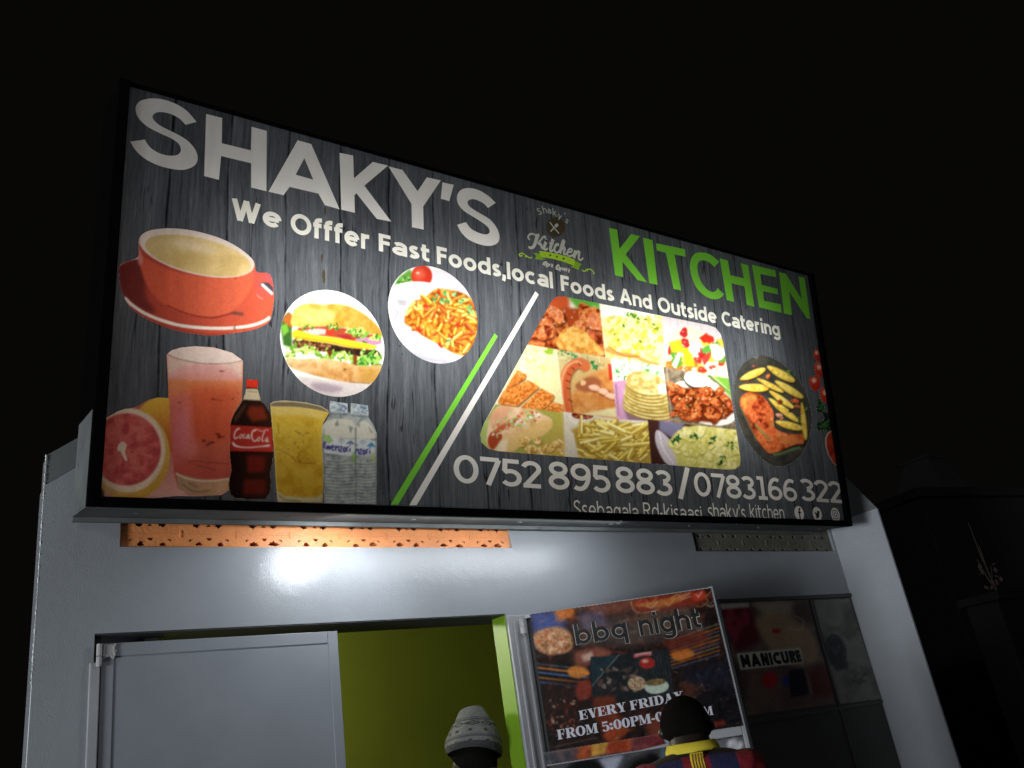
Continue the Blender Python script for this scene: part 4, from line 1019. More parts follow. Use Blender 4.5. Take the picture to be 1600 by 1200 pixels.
for pts, w in (([(880, 642), (886, 590), (900, 600), (888, 622), (902, 648)], 1.7), ([(908, 618), (914, 650), (924, 622), (932, 652), (942, 620)], 1.7), ([(950, 640), (970, 630), (958, 618), (948, 640), (962, 660), (972, 652)], 1.6), ([(984, 665), (984, 624), (990, 636), (1006, 628), (1008, 668)], 1.8), ([(1016, 630), (1036, 630), (1018, 668), (1040, 668)], 1.7), ([(1058, 632), (1046, 652), (1058, 672), (1068, 652), (1058, 632)], 1.9), ([(1078, 672), (1078, 636), (1092, 632)], 1.8), ([(1102, 672), (1102, 640)], 2.0), ([(1100, 622), (1108, 612)], 1.4),
               ([(1150, 690), (1152, 648), (1158, 660), (1172, 652), (1176, 692)], 1.8), ([(1182, 652), (1200, 652), (1184, 690), (1204, 690)], 1.7), ([(1220, 654), (1210, 672), (1220, 694), (1230, 672), (1220, 654)], 1.9), ([(1242, 692), (1242, 656), (1256, 652)], 1.8), ([(1268, 692), (1268, 660)], 2.0), ([(1266, 644), (1273, 634)], 1.4)):
    p.line(spline(Z7(pts), 4), w, ic, .15)
for x, y in ((1075, 742), (1260, 745)):
    p.line(Z7([(x - 12, y - 10), (x - 12, y + 4), (x, y + 2)]), .8, (80, 96, 80)); p.line(Z7([(x + 6, y - 6), (x + 30, y - 2)]), 1.0, (90, 110, 84))
for x0, y0 in ((938, 252), (1114, 270)):
    cap = Z7([(x0 - 6, y0 - 4), (x0 + 144, y0 + 18), (x0 + 146, y0 + 96), (x0 - 4, y0 + 84)]); p.poly(cap, (176, 190, 200)); p.mottle(p.mask_poly(cap), [(120, 140, 156), (190, 202, 208), (220, 226, 226)], 4, 3, .7)
    for dx, dy in ((80, 30), (100, 34), (120, 40), (95, 70), (115, 78), (130, 60)): p.poly(p.blob(*Z7([(x0 + dx, y0 + dy)])[0], 1.8, .5, 20, .5), (44, 58, 120), .2)
    p.line(Z7([(x0, y0 + 100), (x0 + 140, y0 + 112)]), 1.6, (80, 100, 130), .4, .8)
p.line(Z7([(1150, 470), (1152, 1100)]), 1.6, (96, 104, 106), .8, .8); p.line(Z7([(888, 480), (880, 560), (888, 760), (893, 1100)]), 1.5, (104, 112, 116), .8, .7); p.line(Z7([(1318, 520), (1318, 1100)]), 1.4, (116, 124, 128), .8, .7)
finish(4, p)

# burger
p = Pic(*bounds(burger_out), base=(250, 250, 248))
p.poly(Z8([(80, 480), (105, 420), (140, 385), (170, 430), (160, 520), (165, 640), (100, 620)]), (60, 110, 40), 1.5); p.poly(Z8([(95, 440), (130, 395), (165, 410), (160, 500), (110, 470)]), (196, 104, 40), 1.5); p.poly(Z8([(85, 480), (125, 470), (140, 520), (100, 560)]), (120, 190, 60), 1)
bun = spline(Z8([(158, 480), (160, 420), (180, 370), (230, 338), (300, 328), (380, 338), (440, 332), (520, 338), (620, 375), (700, 430), (760, 490), (790, 540), (780, 560), (700, 540), (600, 510), (480, 490), (360, 490), (240, 496)]), 3, True)
bm_ = p.mask_poly(bun, .4); p.put(bm_, p.grad(Z8([(220, 350)])[0], Z8([(780, 540)])[0], (246, 206, 96), (206, 126, 34)))
p.put(p.blur(p.mask_poly(spline(Z8([(190, 420), (240, 365), (330, 370), (460, 400), (420, 450), (260, 460)]), 3, True)), 2.5) * bm_, (252, 230, 140), .8); p.put(p.mask_poly(Z8([(400, 336), (460, 330), (520, 420), (530, 500), (470, 490), (470, 400)]), 2) * bm_, (232, 150, 44), .8); p.mottle(bm_, [(200, 120, 30), (240, 190, 84), (250, 214, 120)], 9, 4, .28)
for k in range(26): p.poly(p.blob(*Z8([(200 + 520 * p.rs.rand(), 360 + 150 * p.rs.rand())])[0], .6, .6, 30, .3), (130, 80, 24), .2, .5)
p.poly(Z8([(200, 500), (300, 490), (480, 488), (640, 530), (780, 560), (780, 600), (640, 600), (480, 570), (300, 545), (190, 530)]), (180, 70, 46), 1)
p.poly(spline(Z8([(230, 525), (300, 505), (390, 510), (450, 540), (360, 545), (260, 545)]), 3, True), (236, 200, 190), .6); p.poly(Z8([(400, 510), (460, 520), (440, 560), (390, 540)]), (206, 60, 34), .6); p.poly(spline(Z8([(600, 580), (660, 562), (760, 582), (785, 605), (720, 622), (640, 605)]), 3, True), (196, 130, 176), .6); p.poly(Z8([(470, 545), (560, 550), (600, 590), (520, 580)]), (170, 40, 50), .8)
for x, y, r in ((255, 500, 5), (300, 500, 4), (420, 495, 6), (470, 498, 6), (590, 520, 8), (640, 520, 8), (680, 545, 8), (740, 555, 8), (770, 560, 8), (615, 545, 6), (560, 510, 5)): p.leaf(*Z8([(x, y)])[0], r, ((44, 120, 30), (120, 186, 60), (196, 226, 120)), 8)
p.poly(spline(Z8([(165, 530), (200, 512), (300, 545), (450, 565), (600, 590), (740, 622), (760, 632), (690, 648), (560, 635), (420, 605), (280, 590), (175, 572)]), 3, True), (246, 210, 40), .5); p.line(spline(Z8([(180, 560), (300, 580), (440, 600), (580, 632), (690, 645)]), 4), 1.8, (206, 160, 16), .5)
patty = spline(Z8([(168, 600), (190, 572), (280, 590), (420, 608), (560, 638), (700, 650), (760, 660), (775, 700), (750, 725), (640, 700), (500, 675), (340, 660), (200, 640)]), 3, True)
pm = p.mask_poly(patty, .3); p.put(pm, (108, 66, 36)); p.mottle(pm, [(46, 22, 10), (124, 78, 44), (186, 130, 86)], 3.2, 4, .9); p.put(p.mask_poly(Z8([(440, 612), (560, 638), (780, 660), (770, 740), (560, 690), (430, 670)]), 2.5) * pm, (40, 26, 22), .8)
for k in range(34): p.leaf(*Z8([(130 + 640 * k / 33 + p.rs.randn() * 8, 655 + 75 * (k / 33) + p.rs.randn() * 16)])[0], 9.5, ((150, 196, 70), (196, 222, 110), (222, 236, 150), (110, 166, 50)), 4)
for k in range(10): p.leaf(*Z8([(620 + 140 * p.rs.rand(), 700 + 60 * p.rs.rand())])[0], 9, ((50, 130, 40), (110, 180, 60), (160, 210, 90)), 6)
p.poly(Z8([(400, 660), (445, 660), (425, 705)]), (110, 50, 20), .5); p.poly(Z8([(585, 690), (615, 690), (610, 780), (588, 775)]), (130, 60, 26), .6)
low = spline(Z8([(120, 715), (220, 715), (380, 712), (520, 735), (640, 765), (770, 755), (790, 800), (740, 880), (700, 890), (540, 880), (380, 845), (220, 800), (150, 770)]), 3, True)
lm = p.mask_poly(low, .4); p.put(lm, p.grad(Z8([(400, 720)])[0], Z8([(420, 870)])[0], (236, 200, 142), (212, 146, 70))); p.mottle(lm, [(196, 120, 50), (232, 186, 120), (244, 214, 160)], 8, 4, .4); p.put(p.mask_poly(Z8([(640, 780), (780, 780), (730, 880), (640, 880)]), 3) * lm, (200, 150, 60), .7)
p.poly(Z8([(200, 830), (300, 845), (480, 870), (720, 890), (700, 1000), (300, 1000)]), (226, 216, 216), 2); p.poly(spline(Z8([(290, 885), (400, 885), (520, 920), (440, 950), (330, 930)]), 3, True), (168, 146, 164), 2.5, .8)
p.line(Z8([(520, 790), (535, 785)]), 2.2, (80, 50, 20), .5); p.line(Z8([(700, 884), (560, 875)]), 1.2, (120, 70, 20), .6, .7)
finish(5, p)

# pasta
p = Pic(*bounds(pasta_out), base=(246, 244, 246))
p.poly(Z8([(860, 240), (900, 150), (980, 90), (1060, 220), (1100, 240), (960, 240)]), (96, 156, 60), 1.5); 
for k in range(26): p.leaf(*Z8([(880 + 150 * p.rs.rand(), 150 + 90 * p.rs.rand())])[0], 5, ((44, 110, 30), (110, 170, 66), (170, 214, 130)), 3)
p.poly(Z8([(1060, 80), (1300, 90), (1420, 300), (1130, 240)]), (232, 222, 232), 4); p.ell(*Z8([(1062, 140)])[0], 16.5, 17.5, (206, 50, 30), soft=.08); p.ell(*Z8([(1045, 125)])[0], 8, 8, (236, 110, 80), soft=1.4, op=.8); p.poly(p.blob(*Z8([(1035, 118)])[0], 2.4, .7, 20, .5), (246, 214, 190), .5)
p.ell(*Z8([(1130, 440)])[0], 84, 54, (250, 249, 250), rot=22, soft=.03); p.line(arc(*Z8([(1150, 470)])[0], 76, 56, 80, 170), 2.5, (206, 206, 220), 1.5, .7)
p.poly(Z8([(900, 600), (1000, 650), (1150, 700), (1300, 715), (1250, 760), (1050, 740)]), (176, 176, 196), 3, .8)
for dx in (0, 24, 48, 72): p.line(Z8([(905 + dx, 240), (895 + dx * .75, 310)]), 1.4, (130, 126, 136), .3)
p.poly(Z8([(885, 300), (965, 310), (950, 350), (900, 345)]), (176, 172, 182), .8); p.line(spline(Z8([(860, 370), (895, 385), (880, 430), (865, 450)]), 4), 1.8, (120, 116, 126), .5)
base = spline(Z8([(950, 400), (1000, 320), (1080, 290), (1160, 230), (1250, 235), (1350, 260), (1440, 330), (1460, 420), (1450, 560), (1400, 680), (1300, 680), (1200, 625), (1080, 560), (1000, 500), (945, 470)]), 3, True)
p.poly(base, (186, 110, 30), 1.5); p.mottle(p.mask_poly(base, 1), [(150, 60, 16), (222, 140, 36), (244, 196, 70)], 5, 3, .8)
for k in range(95):
    x, y = 960 + 480 * p.rs.rand(), 270 + 400 * p.rs.rand()
    if not inside(np.array([Z8([(x, y)])[0][0]]), np.array([Z8([(x, y)])[0][1]]), base)[0]: continue
    a = p.rs.rand() * 3.14; l = 6 + 4 * p.rs.rand(); X_, Y_ = Z8([(x, y)])[0]; cs = [((250, 206, 84), (216, 140, 30)), ((246, 180, 70), (206, 96, 24)), ((252, 226, 130), (226, 160, 44)), ((232, 120, 50), (180, 56, 20))][p.rs.randint(4)]
    p.fry((X_ - l * math.cos(a), Y_ - l * math.sin(a)), (X_ + l * math.cos(a), Y_ + l * math.sin(a)), 4.2, *cs)
for x, y in ((1180, 250), (1040, 510), (1260, 560), (1310, 480), (1090, 350), (1190, 620)): p.poly(p.blob(*Z8([(x, y)])[0], 4.5, .7, p.rs.rand() * 90, .4), (196, 44, 20), .5, .9)
for x, y in ((1240, 260), (1290, 280), (1330, 310), (1250, 310), (1390, 380), (1420, 400), (1210, 310), (1160, 300), (1250, 590), (1400, 360)): p.leaf(*Z8([(x, y)])[0], 6, ((60, 140, 70), (110, 186, 110), (160, 214, 140)), 6)
finish(6, p)

# the grid of nine dishes
p = Pic(*bounds(grid_out), base=(240, 236, 220))
full = FULL(p)
# fried chicken
t1 = [(862, 455), (936, 470), (946, 560), (820, 540)]
p.clip = p.mask_poly(t1); p.poly([(860, 455), (890, 462), (890, 490), (850, 500)], (206, 84, 40), 3); p.poly([(886, 462), (940, 470), (940, 486), (905, 486)], (96, 176, 60), 2); p.poly([(895, 482), (940, 482), (940, 500), (900, 505)], (200, 220, 150), 3, .8)
p.poly([(840, 500), (860, 480), (905, 482), (945, 500), (950, 562), (820, 545)], (170, 66, 26), 2)
for k in range(26): p.chunk(836 + 108 * p.rs.rand(), 488 + 66 * p.rs.rand(), 10 + 8 * p.rs.rand(), [(110, 30, 12), (196, 84, 34), (226, 140, 62), (206, 92, 56)], .75)
for x, y, r in ((868, 492, 15), (852, 520, 14), (930, 505, 14), (905, 512, 13)): p.chunk(x, y, r, [(120, 34, 14), (200, 90, 40), (232, 150, 84), (214, 110, 72)], .8)
m = p.mask_poly(spline([(870, 540), (880, 515), (905, 512), (925, 530), (944, 552), (930, 555), (890, 548)], 3, True), 1); p.put(m, (232, 166, 66)); p.mottle(m, [(206, 120, 40), (240, 180, 80), (250, 214, 130)], 7, 3, .7)
for k in range(60): p.poly(p.blob(846 + 95 * p.rs.rand(), 476 + 50 * p.rs.rand(), .5 + 1.3 * p.rs.rand(), .6, 30, .5), (246, 220, 210), .3, .7)
# potato salad / rice
t2 = [(936, 470), (1034, 490), (1042, 574), (946, 558)]
p.clip = p.mask_poly(t2); p.put(full, (240, 232, 170)); p.poly([(936, 468), (1034, 488), (1034, 500), (980, 494), (936, 496)], (250, 248, 236), 2)
for k in range(170): p.poly(p.blob(940 + 100 * p.rs.rand(), 494 + 68 * p.rs.rand(), 2 + 4 * p.rs.rand(), .8, p.rs.rand() * 180, .35), [(236, 210, 90), (244, 230, 150), (214, 184, 50), (240, 232, 180), (226, 200, 70)][p.rs.randint(5)], .8, .85)
p.line(spline([(946, 545), (965, 553), (990, 556), (1010, 565), (1030, 570)], 3), 7, (216, 146, 70), 1.5, .9); p.line(spline([(950, 541), (975, 556), (1000, 557)], 3), 1.6, (140, 70, 20), .8, .7)
for x, y, r in ((988, 494, 8), (998, 499, 5), (1008, 499, 3), (974, 509, 4), (1020, 508, 4), (962, 522, 3), (1002, 534, 4), (966, 532, 2.5), (1026, 512, 4)): p.leaf(x, y, r, ((60, 130, 20), (110, 180, 40), (40, 100, 20)), 6)
# mixed salad
t3 = [(1034, 490), (1130, 505), (1142, 592), (1040, 574)]
p.clip = p.mask_poly(t3); p.put(full, (216, 206, 212)); 
for x in (1046, 1058, 1074, 1094): p.line([(x, 490), (x + 2, 515)], .8, (170, 158, 166), .4, .7)
p.poly(spline([(1040, 535), (1050, 520), (1075, 510), (1100, 520), (1125, 540), (1145, 580), (1145, 600), (1040, 590)], 3, True), (236, 220, 190), 1)
for k in range(60):
    x, y = 1042 + 96 * p.rs.rand(), 518 + 66 * p.rs.rand()
    if k > 46 or y < 514 + abs(x - 1080) * .35: continue
    c = [(220, 50, 36), (246, 196, 40), (226, 216, 196), (226, 116, 36), (96, 156, 50), (236, 200, 70), (190, 36, 40), (230, 222, 206)][p.rs.randint(8)]; b = p.blob(x, y, 5 + 5.5 * p.rs.rand(), .75, p.rs.rand() * 180, .3); p.poly([(q[0] + .7, q[1] + 1.2) for q in b], (150, 100, 50), .8, .5); p.poly(b, c, .4); p.poly(p.blob(x - 1.5, y - 1.5, 1.6, .6, 30, .3), (255, 250, 240), .8, .6)
for pts, c in (([(1045, 535), (1064, 530), (1068, 552), (1050, 550)], (246, 190, 36)), ([(1066, 545), (1078, 542), (1086, 572), (1072, 572)], (244, 200, 30)), ([(1092, 528), (1104, 520), (1114, 532), (1100, 536)], (216, 44, 24)), ([(1050, 570), (1060, 550), (1065, 552), (1056, 576)], (250, 246, 240)), ([(1097, 560), (1112, 546), (1108, 562), (1100, 572)], (206, 60, 50)), ([(1096, 545), (1108, 538), (1112, 550), (1098, 552)], (96, 170, 60))): p.poly(pts, c, .5)
p.ell(1085, 545, 9, 8, (250, 248, 240), soft=.2); p.ell(1122, 552, 10, 11, (250, 248, 236), soft=.2)
# fish fingers
t4 = [(822, 538), (870, 546), (882, 646), (774, 634)]
p.clip = p.mask_poly(t4); p.put(full, (236, 228, 170)); 
for k in range(60): p.poly(p.blob(812 + 62 * p.rs.rand(), 545 + 55 * p.rs.rand(), 2 + 4 * p.rs.rand(), .7, 40, .4), [(246, 240, 200), (226, 220, 120), (240, 232, 170)][p.rs.randint(3)], .8, .8)
p.poly(p.blob(858, 549, 8, .6, 10, .3), (150, 190, 60), .8)
def finger(pts):
    b = [(x + 1.2, y + 2.4) for x, y in pts]; p.poly(b, (96, 40, 8), 1.2, .8); m = p.mask_poly(pts, .4); p.put(m, (226, 126, 44)); p.mottle(m, [(176, 78, 18), (232, 132, 48), (246, 176, 92)], 2.6, 4, .85)
finger([(790, 608), (808, 578), (822, 585), (820, 592), (790, 610)]); finger([(778, 628), (786, 612), (826, 594), (843, 605), (808, 635), (784, 632)]); finger([(810, 640), (846, 607), (866, 618), (862, 628), (848, 640)]); finger([(850, 642), (864, 628), (884, 634), (884, 648)])
# sausage
t5 = [(870, 546), (954, 559), (964, 660), (882, 646)]
p.clip = p.mask_poly(t5); p.put(full, p.grad((900, 560), (930, 650), (206, 190, 130), (216, 146, 74)))
for k in range(40): a = p.rs.rand() * 3; x, y = 872 + 80 * p.rs.rand(), 550 + 26 * p.rs.rand(); p.line([(x, y), (x + 9 * math.cos(a), y + 9 * math.sin(a))], .9, [(250, 244, 214), (236, 226, 180), (90, 110, 60)][k % 3], .2, .8)
for x, y in ((878, 553), (900, 556), (926, 568), (930, 575), (890, 552)): p.leaf(x, y, 6, ((30, 110, 60), (60, 160, 90)), 5)
p.poly([(915, 590), (945, 575), (965, 590), (965, 660), (890, 660), (880, 640)], (212, 138, 66), 4); p.mottle(p.mask_poly([(900, 600), (965, 580), (965, 665), (890, 665)], 3), [(190, 108, 44), (222, 150, 80), (236, 180, 110)], 10, 3, .5)
p.poly(spline([(900, 600), (925, 588), (940, 598), (925, 612), (905, 610)], 3, True), (170, 96, 58), 1.5); p.poly(p.blob(911, 598, 5, .8, 0, .2), (236, 190, 140), .8)
path = spline([(886, 645), (882, 620), (882, 595), (890, 575), (905, 567), (916, 573)], 6); p.line([(x + 1.5, y + 1.5) for x, y in path], 17, (110, 40, 16), 1.5, .7); p.line(path, 16, (214, 116, 66), .6); p.line([(x + 2.5, y + 1) for x, y in path], 8, (206, 86, 44), 1.8, .8); p.line([(x - 4, y - 2) for x, y in path], 3, (242, 178, 130), 1.2, .8); p.ell(915, 573, 7.5, 8, (214, 110, 60), soft=.2)
for x, y, dx, dy in ((893, 574, 5, 4), (886, 583, 7, 4), (884, 594, 7, 3), (885, 606, 7, 2), (888, 624, 7, 4), (904, 567, 3, 5)): p.line([(x, y), (x + dx, y + dy)], 1.1, (66, 22, 10), .2)
p.poly([(950, 568), (957, 570), (958, 592), (952, 595)], (206, 50, 26), .6); 
for k, (x, y) in enumerate(((924, 604), (938, 610), (950, 617))): m = p.mask_poly(p.blob(x + 6, y + 3, 10, .62, 15, .12)); p.put(p.blur(m, 1), (110, 40, 20), .7); p.poly(p.blob(x + 5, y + 2, 9.5, .55, 15, .12), (236, 172, 140), .4); p.poly(p.blob(x + 4, y + 1, 7.5, .4, 15, .12), (246, 196, 166), .6)
p.poly([(900, 648), (965, 636), (965, 652), (930, 650)], (226, 214, 160), 1.5)
# flat breads
t6 = [(954, 559), (1038, 573), (1050, 662), (964, 660)]
p.clip = p.mask_poly(t6); p.put(full, (206, 150, 190)); p.poly([(955, 556), (1040, 570), (1042, 596), (1000, 590), (958, 596)], (250, 250, 236), 1)
for k in range(50): p.leaf(960 + 78 * p.rs.rand(), 567 + 26 * p.rs.rand(), 5, ((40, 140, 50), (90, 190, 90), (160, 224, 140), (210, 240, 190)), 3)
p.line([(962, 600), (966, 650)], 3, (150, 96, 140), 1, .7); p.ell(1026, 622, 52, 32, (240, 238, 232), rot=12, soft=.03); p.poly([(975, 640), (1010, 655), (1050, 660), (1050, 668), (985, 668)], (90, 70, 80), 2, .6)
for k in range(8):
    y = 640 - k * 5.4; x = 1014 - k * .6; w = 41 - k * 1.3; p.ell(x, y + 2, w, 15, (134, 104, 44), rot=10, soft=.12, op=.8); m = p.ell_mask(x, y, w, 14.5, 10, .06); p.put(m, (206, 186, 104)); p.mottle(m, [(170, 146, 66), (214, 196, 116), (230, 216, 146)], 7, 3, .7)
top = p.ell_mask(1010, 598, 32, 17, 14, .1); p.put(top, (226, 206, 130)); p.mottle(top, [(196, 150, 70), (230, 208, 136), (240, 226, 176)], 9, 3, .8)
for x, y in ((1018, 612), (1010, 606), (1030, 600), (992, 594)): p.poly(p.blob(x, y, 4, .5, 30, .5), (196, 110, 40), 1.2, .6)
p.poly(p.blob(1036, 608, 8, 1.2, 0, .2), (250, 246, 226), 1)
# wings
t7 = [(1036, 573), (1142, 592), (1154, 678), (1048, 662)]
p.clip = p.mask_poly(t7); p.put(full, (128, 112, 90)); p.mottle(full, [(96, 84, 66), (140, 124, 100), (164, 150, 124)], 6, 3, .8)
p.poly([(1100, 582), (1145, 590), (1148, 625), (1140, 620), (1120, 596)], (120, 176, 60), 1); p.line([(1112, 586), (1150, 622)], 2.5, (206, 230, 160), .6); p.line([(1104, 583), (1146, 618)], 1.5, (60, 90, 30), .6)
p.ell(1098, 630, 57, 30, (242, 238, 228), rot=22, soft=.03); p.poly([(1068, 590), (1090, 582), (1120, 600), (1145, 625), (1080, 612)], (240, 238, 232), 1)
p.ell(1088, 594, 20, 14.5, (60, 70, 60), rot=12); p.ell(1089, 592, 20, 13, (248, 248, 240), rot=12, soft=.05); p.leaf(1106, 588, 4, ((100, 150, 60), (160, 200, 110)), 5)
p.poly(spline([(1042, 602), (1070, 606), (1105, 606), (1140, 622), (1146, 645), (1110, 660), (1070, 650), (1048, 630)], 3, True), (110, 40, 14), 1.5)
for k in range(30): p.chunk(1048 + 92 * p.rs.rand(), 610 + 42 * p.rs.rand(), 8 + 4 * p.rs.rand(), [(84, 26, 8), (176, 70, 26), (212, 112, 50), (160, 56, 20)], .55)
for x, y, r in ((1050, 604, 8), (1062, 608, 8), (1135, 625, 9), (1140, 632, 9), (1128, 640, 9), (1110, 652, 8), (1085, 652, 8), (1062, 632, 8), (1100, 625, 9), (1118, 628, 8)): p.chunk(x, y, r * 1.25, [(110, 36, 12), (190, 80, 34), (222, 130, 66)], .5, rot=40)
for k in range(38): p.poly(p.blob(1056 + 80 * p.rs.rand(), 608 + 42 * p.rs.rand(), .9 + .7 * p.rs.rand(), .8, 0, .3), [(214, 220, 130), (160, 190, 80), (250, 226, 180)][k % 3], .2, .85)
# hot dog
t8 = [(774, 632), (882, 645), (886, 720), (745, 712), (745, 680)]
p.clip = p.mask_poly(t8); p.put(full, p.grad((830, 640), (880, 690), (150, 166, 70), (206, 176, 80))); p.poly([(745, 660), (775, 650), (790, 700), (760, 712), (745, 700)], (176, 196, 110), 2)
m = p.mask_poly(spline([(764, 660), (772, 640), (790, 632), (830, 638), (850, 648), (862, 655), (862, 668), (850, 678), (820, 690), (800, 704), (770, 708), (760, 690)], 3, True), .6); p.put(m, p.grad((800, 640), (830, 700), (236, 196, 160), (226, 170, 90))); p.mottle(m, [(206, 140, 70), (240, 206, 150), (250, 232, 206)], 12, 3, .4)
p.poly(spline([(764, 655), (780, 636), (800, 636), (790, 660), (775, 672)], 3, True), (226, 160, 120), 1.5, .8); p.poly(spline([(762, 690), (768, 676), (785, 680), (776, 698), (768, 702)], 3, True), (176, 70, 36), .6); p.line(spline([(768, 680), (785, 668), (810, 655)], 4), 8, (180, 80, 46), 1, .8)
for k in range(90): x = 770 + 72 * p.rs.rand(); p.poly(p.blob(x, 672 - (x - 770) * .36 + p.rs.randn() * 6, 1.4 + 1.6 * p.rs.rand(), .7, p.rs.rand() * 180, .4), [(250, 246, 240), (226, 110, 70), (150, 196, 90), (240, 226, 210), (196, 214, 150), (222, 80, 50)][p.rs.randint(6)], .2)
p.poly(spline([(772, 706), (785, 690), (820, 672), (852, 656), (862, 662), (850, 680), (815, 695), (800, 708)], 3, True), (236, 196, 120), 1.6, .85); p.poly([(780, 690), (795, 684), (790, 708), (775, 708)], (250, 236, 220), 2, .7)
for k in range(16): x, y = 815 + 68 * p.rs.rand(), 684 + 30 * p.rs.rand(); p.chunk(x, y, 7, [(206, 150, 60), (236, 196, 110), (250, 230, 180)], .8, shadow=(140, 90, 30))
# chips
t9 = [(880, 643), (966, 655), (1014, 658), (1022, 730), (884, 720)]
p.clip = p.mask_poly(t9); p.put(full, (222, 214, 196)); p.ell(908, 652, 20, 12, (232, 226, 214), soft=.1); p.ell(910, 649, 17, 6.5, (130, 40, 22), rot=4); p.mottle(p.ell_mask(910, 649, 17, 6.5, 4), [(90, 20, 10), (170, 66, 40), (214, 150, 120)], 2, 2, .8)
p.poly([(892, 672), (930, 655), (1015, 665), (1018, 728), (900, 718)], (190, 156, 60), 2)
for k in range(120):
    x, y = 892 + 122 * p.rs.rand(), 662 + 58 * p.rs.rand(); a = (p.rs.rand() - .5) * 2.2 + (.5 if x < 940 else -.3); l = 9 + 9 * p.rs.rand()
    if x - l < 888 + (y < 690) * 2: continue
    cs = [((236, 214, 110), (190, 160, 50)), ((246, 226, 130), (206, 176, 66)), ((226, 200, 90), (176, 140, 36)), ((250, 236, 156), (210, 180, 80))][p.rs.randint(4)]; p.fry((x - l * math.cos(a), y - l * math.sin(a) * .8), (x + l * math.cos(a), y + l * math.sin(a) * .8), 5.4, *cs)
p.poly([(884, 672), (896, 676), (906, 722), (884, 722)], (226, 218, 200), 1); 
# potatoes on a plate
t10 = [(1012, 655), (1048, 660), (1154, 672), (1162, 740), (1018, 732)]
p.clip = p.mask_poly(t10); p.put(full, (70, 40, 36)); p.poly([(1030, 655), (1070, 660), (1060, 690), (1030, 672)], (120, 116, 150), 1.5); p.poly(spline([(1026, 672), (1024, 690), (1034, 715), (1046, 728), (1065, 735), (1080, 735), (1060, 705), (1040, 680)], 3, True), (206, 196, 210), .8); p.line(spline([(1030, 676), (1036, 700), (1052, 724)], 4), 1.6, (246, 240, 250), .4)
b = spline([(1062, 672), (1100, 664), (1160, 676), (1162, 740), (1070, 736), (1056, 715), (1048, 690)], 3, True); p.poly(b, (214, 206, 110), 1)
for k in range(60):
    x, y = 1052 + 106 * p.rs.rand(), 670 + 64 * p.rs.rand()
    if x < 1052 + max(0, (y - 690)) * .5: continue
    q = p.blob(x, y, 6 + 6 * p.rs.rand(), .7, p.rs.rand() * 180, .25); p.poly([(u + .8, v + 1.6) for u, v in q], (150, 140, 40), 1, .6); m = p.mask_poly(q, .4); p.put(m, [(226, 218, 120), (236, 230, 150), (214, 206, 100)][p.rs.randint(3)]); p.mottle(m, [(200, 190, 80), (236, 230, 150), (246, 242, 190)], 5, 2, .5)
for x, y, r in ((1056, 688, 7), (1060, 684, 5), (1086, 680, 6), (1080, 682, 4), (1114, 686, 6), (1140, 697, 5), (1144, 700, 4), (1125, 723, 5), (1130, 716, 4)): p.leaf(x, y, r, ((30, 90, 40), (50, 120, 50), (20, 70, 30)), 6)
for k in range(22): p.poly(p.blob(1070 + 86 * p.rs.rand(), 690 + 44 * p.rs.rand(), .9, .5, p.rs.rand() * 180, .5), (60, 60, 20), .2, .8)
p.clip = None
for a, b in (((936, 470), (946, 559)), ((1034, 490), (1050, 662)), ((870, 546), (884, 720)), ((954, 559), (966, 656))): p.line([a, b], .8, (244, 240, 226), .5, .5)
finish(7, p)

# chicken and chips in a black pan
p = Pic(*bounds(pan_out), base=(62, 62, 56))
p.mottle(FULL(p), [(50, 50, 46), (68, 68, 62), (80, 78, 70)], 10, 3, .7)
inner = [(1206 + (x - 1206) * .93, 641 + (y - 641) * .93) for x, y in pan_out]; n_ = len(inner)
p.line(inner + inner[:1], 1.0, (96, 94, 86), .6, .5); p.line(pan_out + pan_out[:1], 2.6, (92, 92, 86), .5, .8)
p.poly(ZP([(270, 150), (320, 148), (295, 178)]), (150, 148, 140), .4); p.poly(ZP([(285, 152), (308, 152), (296, 168)]), (50, 54, 58), .3)
leg = spline(ZP([(150, 560), (165, 510), (210, 480), (280, 470), (350, 510), (410, 580), (450, 660), (450, 740), (470, 800), (560, 840), (650, 850), (710, 850), (718, 930), (660, 935), (580, 965), (500, 1000), (420, 1020), (370, 980), (310, 900), (260, 800), (220, 700), (170, 620)]), 3, True)
p.poly([(x + 2, y + 2.5) for x, y in leg], (20, 14, 10), 2, .7); m = p.mask_poly(leg, .5); p.put(m, (196, 80, 40)); p.mottle(m, [(110, 32, 14), (200, 78, 36), (232, 126, 60), (214, 90, 50)], 11, 4, .95); p.put(p.mask_poly(spline(ZP([(165, 560), (200, 500), (290, 490), (300, 540), (220, 560), (200, 640)]), 3, True), 2) * m, (240, 176, 76), .7); p.put(p.mask_poly(spline(ZP([(480, 830), (600, 870), (700, 880), (640, 930), (520, 940)]), 3, True), 2.5) * m, (216, 130, 66), .7)
for k in range(46): x, y = ZP([(200 + 420 * p.rs.rand(), 520 + 470 * p.rs.rand())])[0]; p.put(p.mask_poly(p.blob(x, y, 1 + 1.6 * p.rs.rand(), .5, 40, .5), .3) * m, [(250, 190, 140), (90, 26, 12)][k % 2], .7)
p.line(spline(ZP([(150, 580), (200, 690), (250, 800), (310, 910)]), 4), 2, (236, 150, 70), 1, .6)
F = ((250, 222, 80), (206, 156, 24))
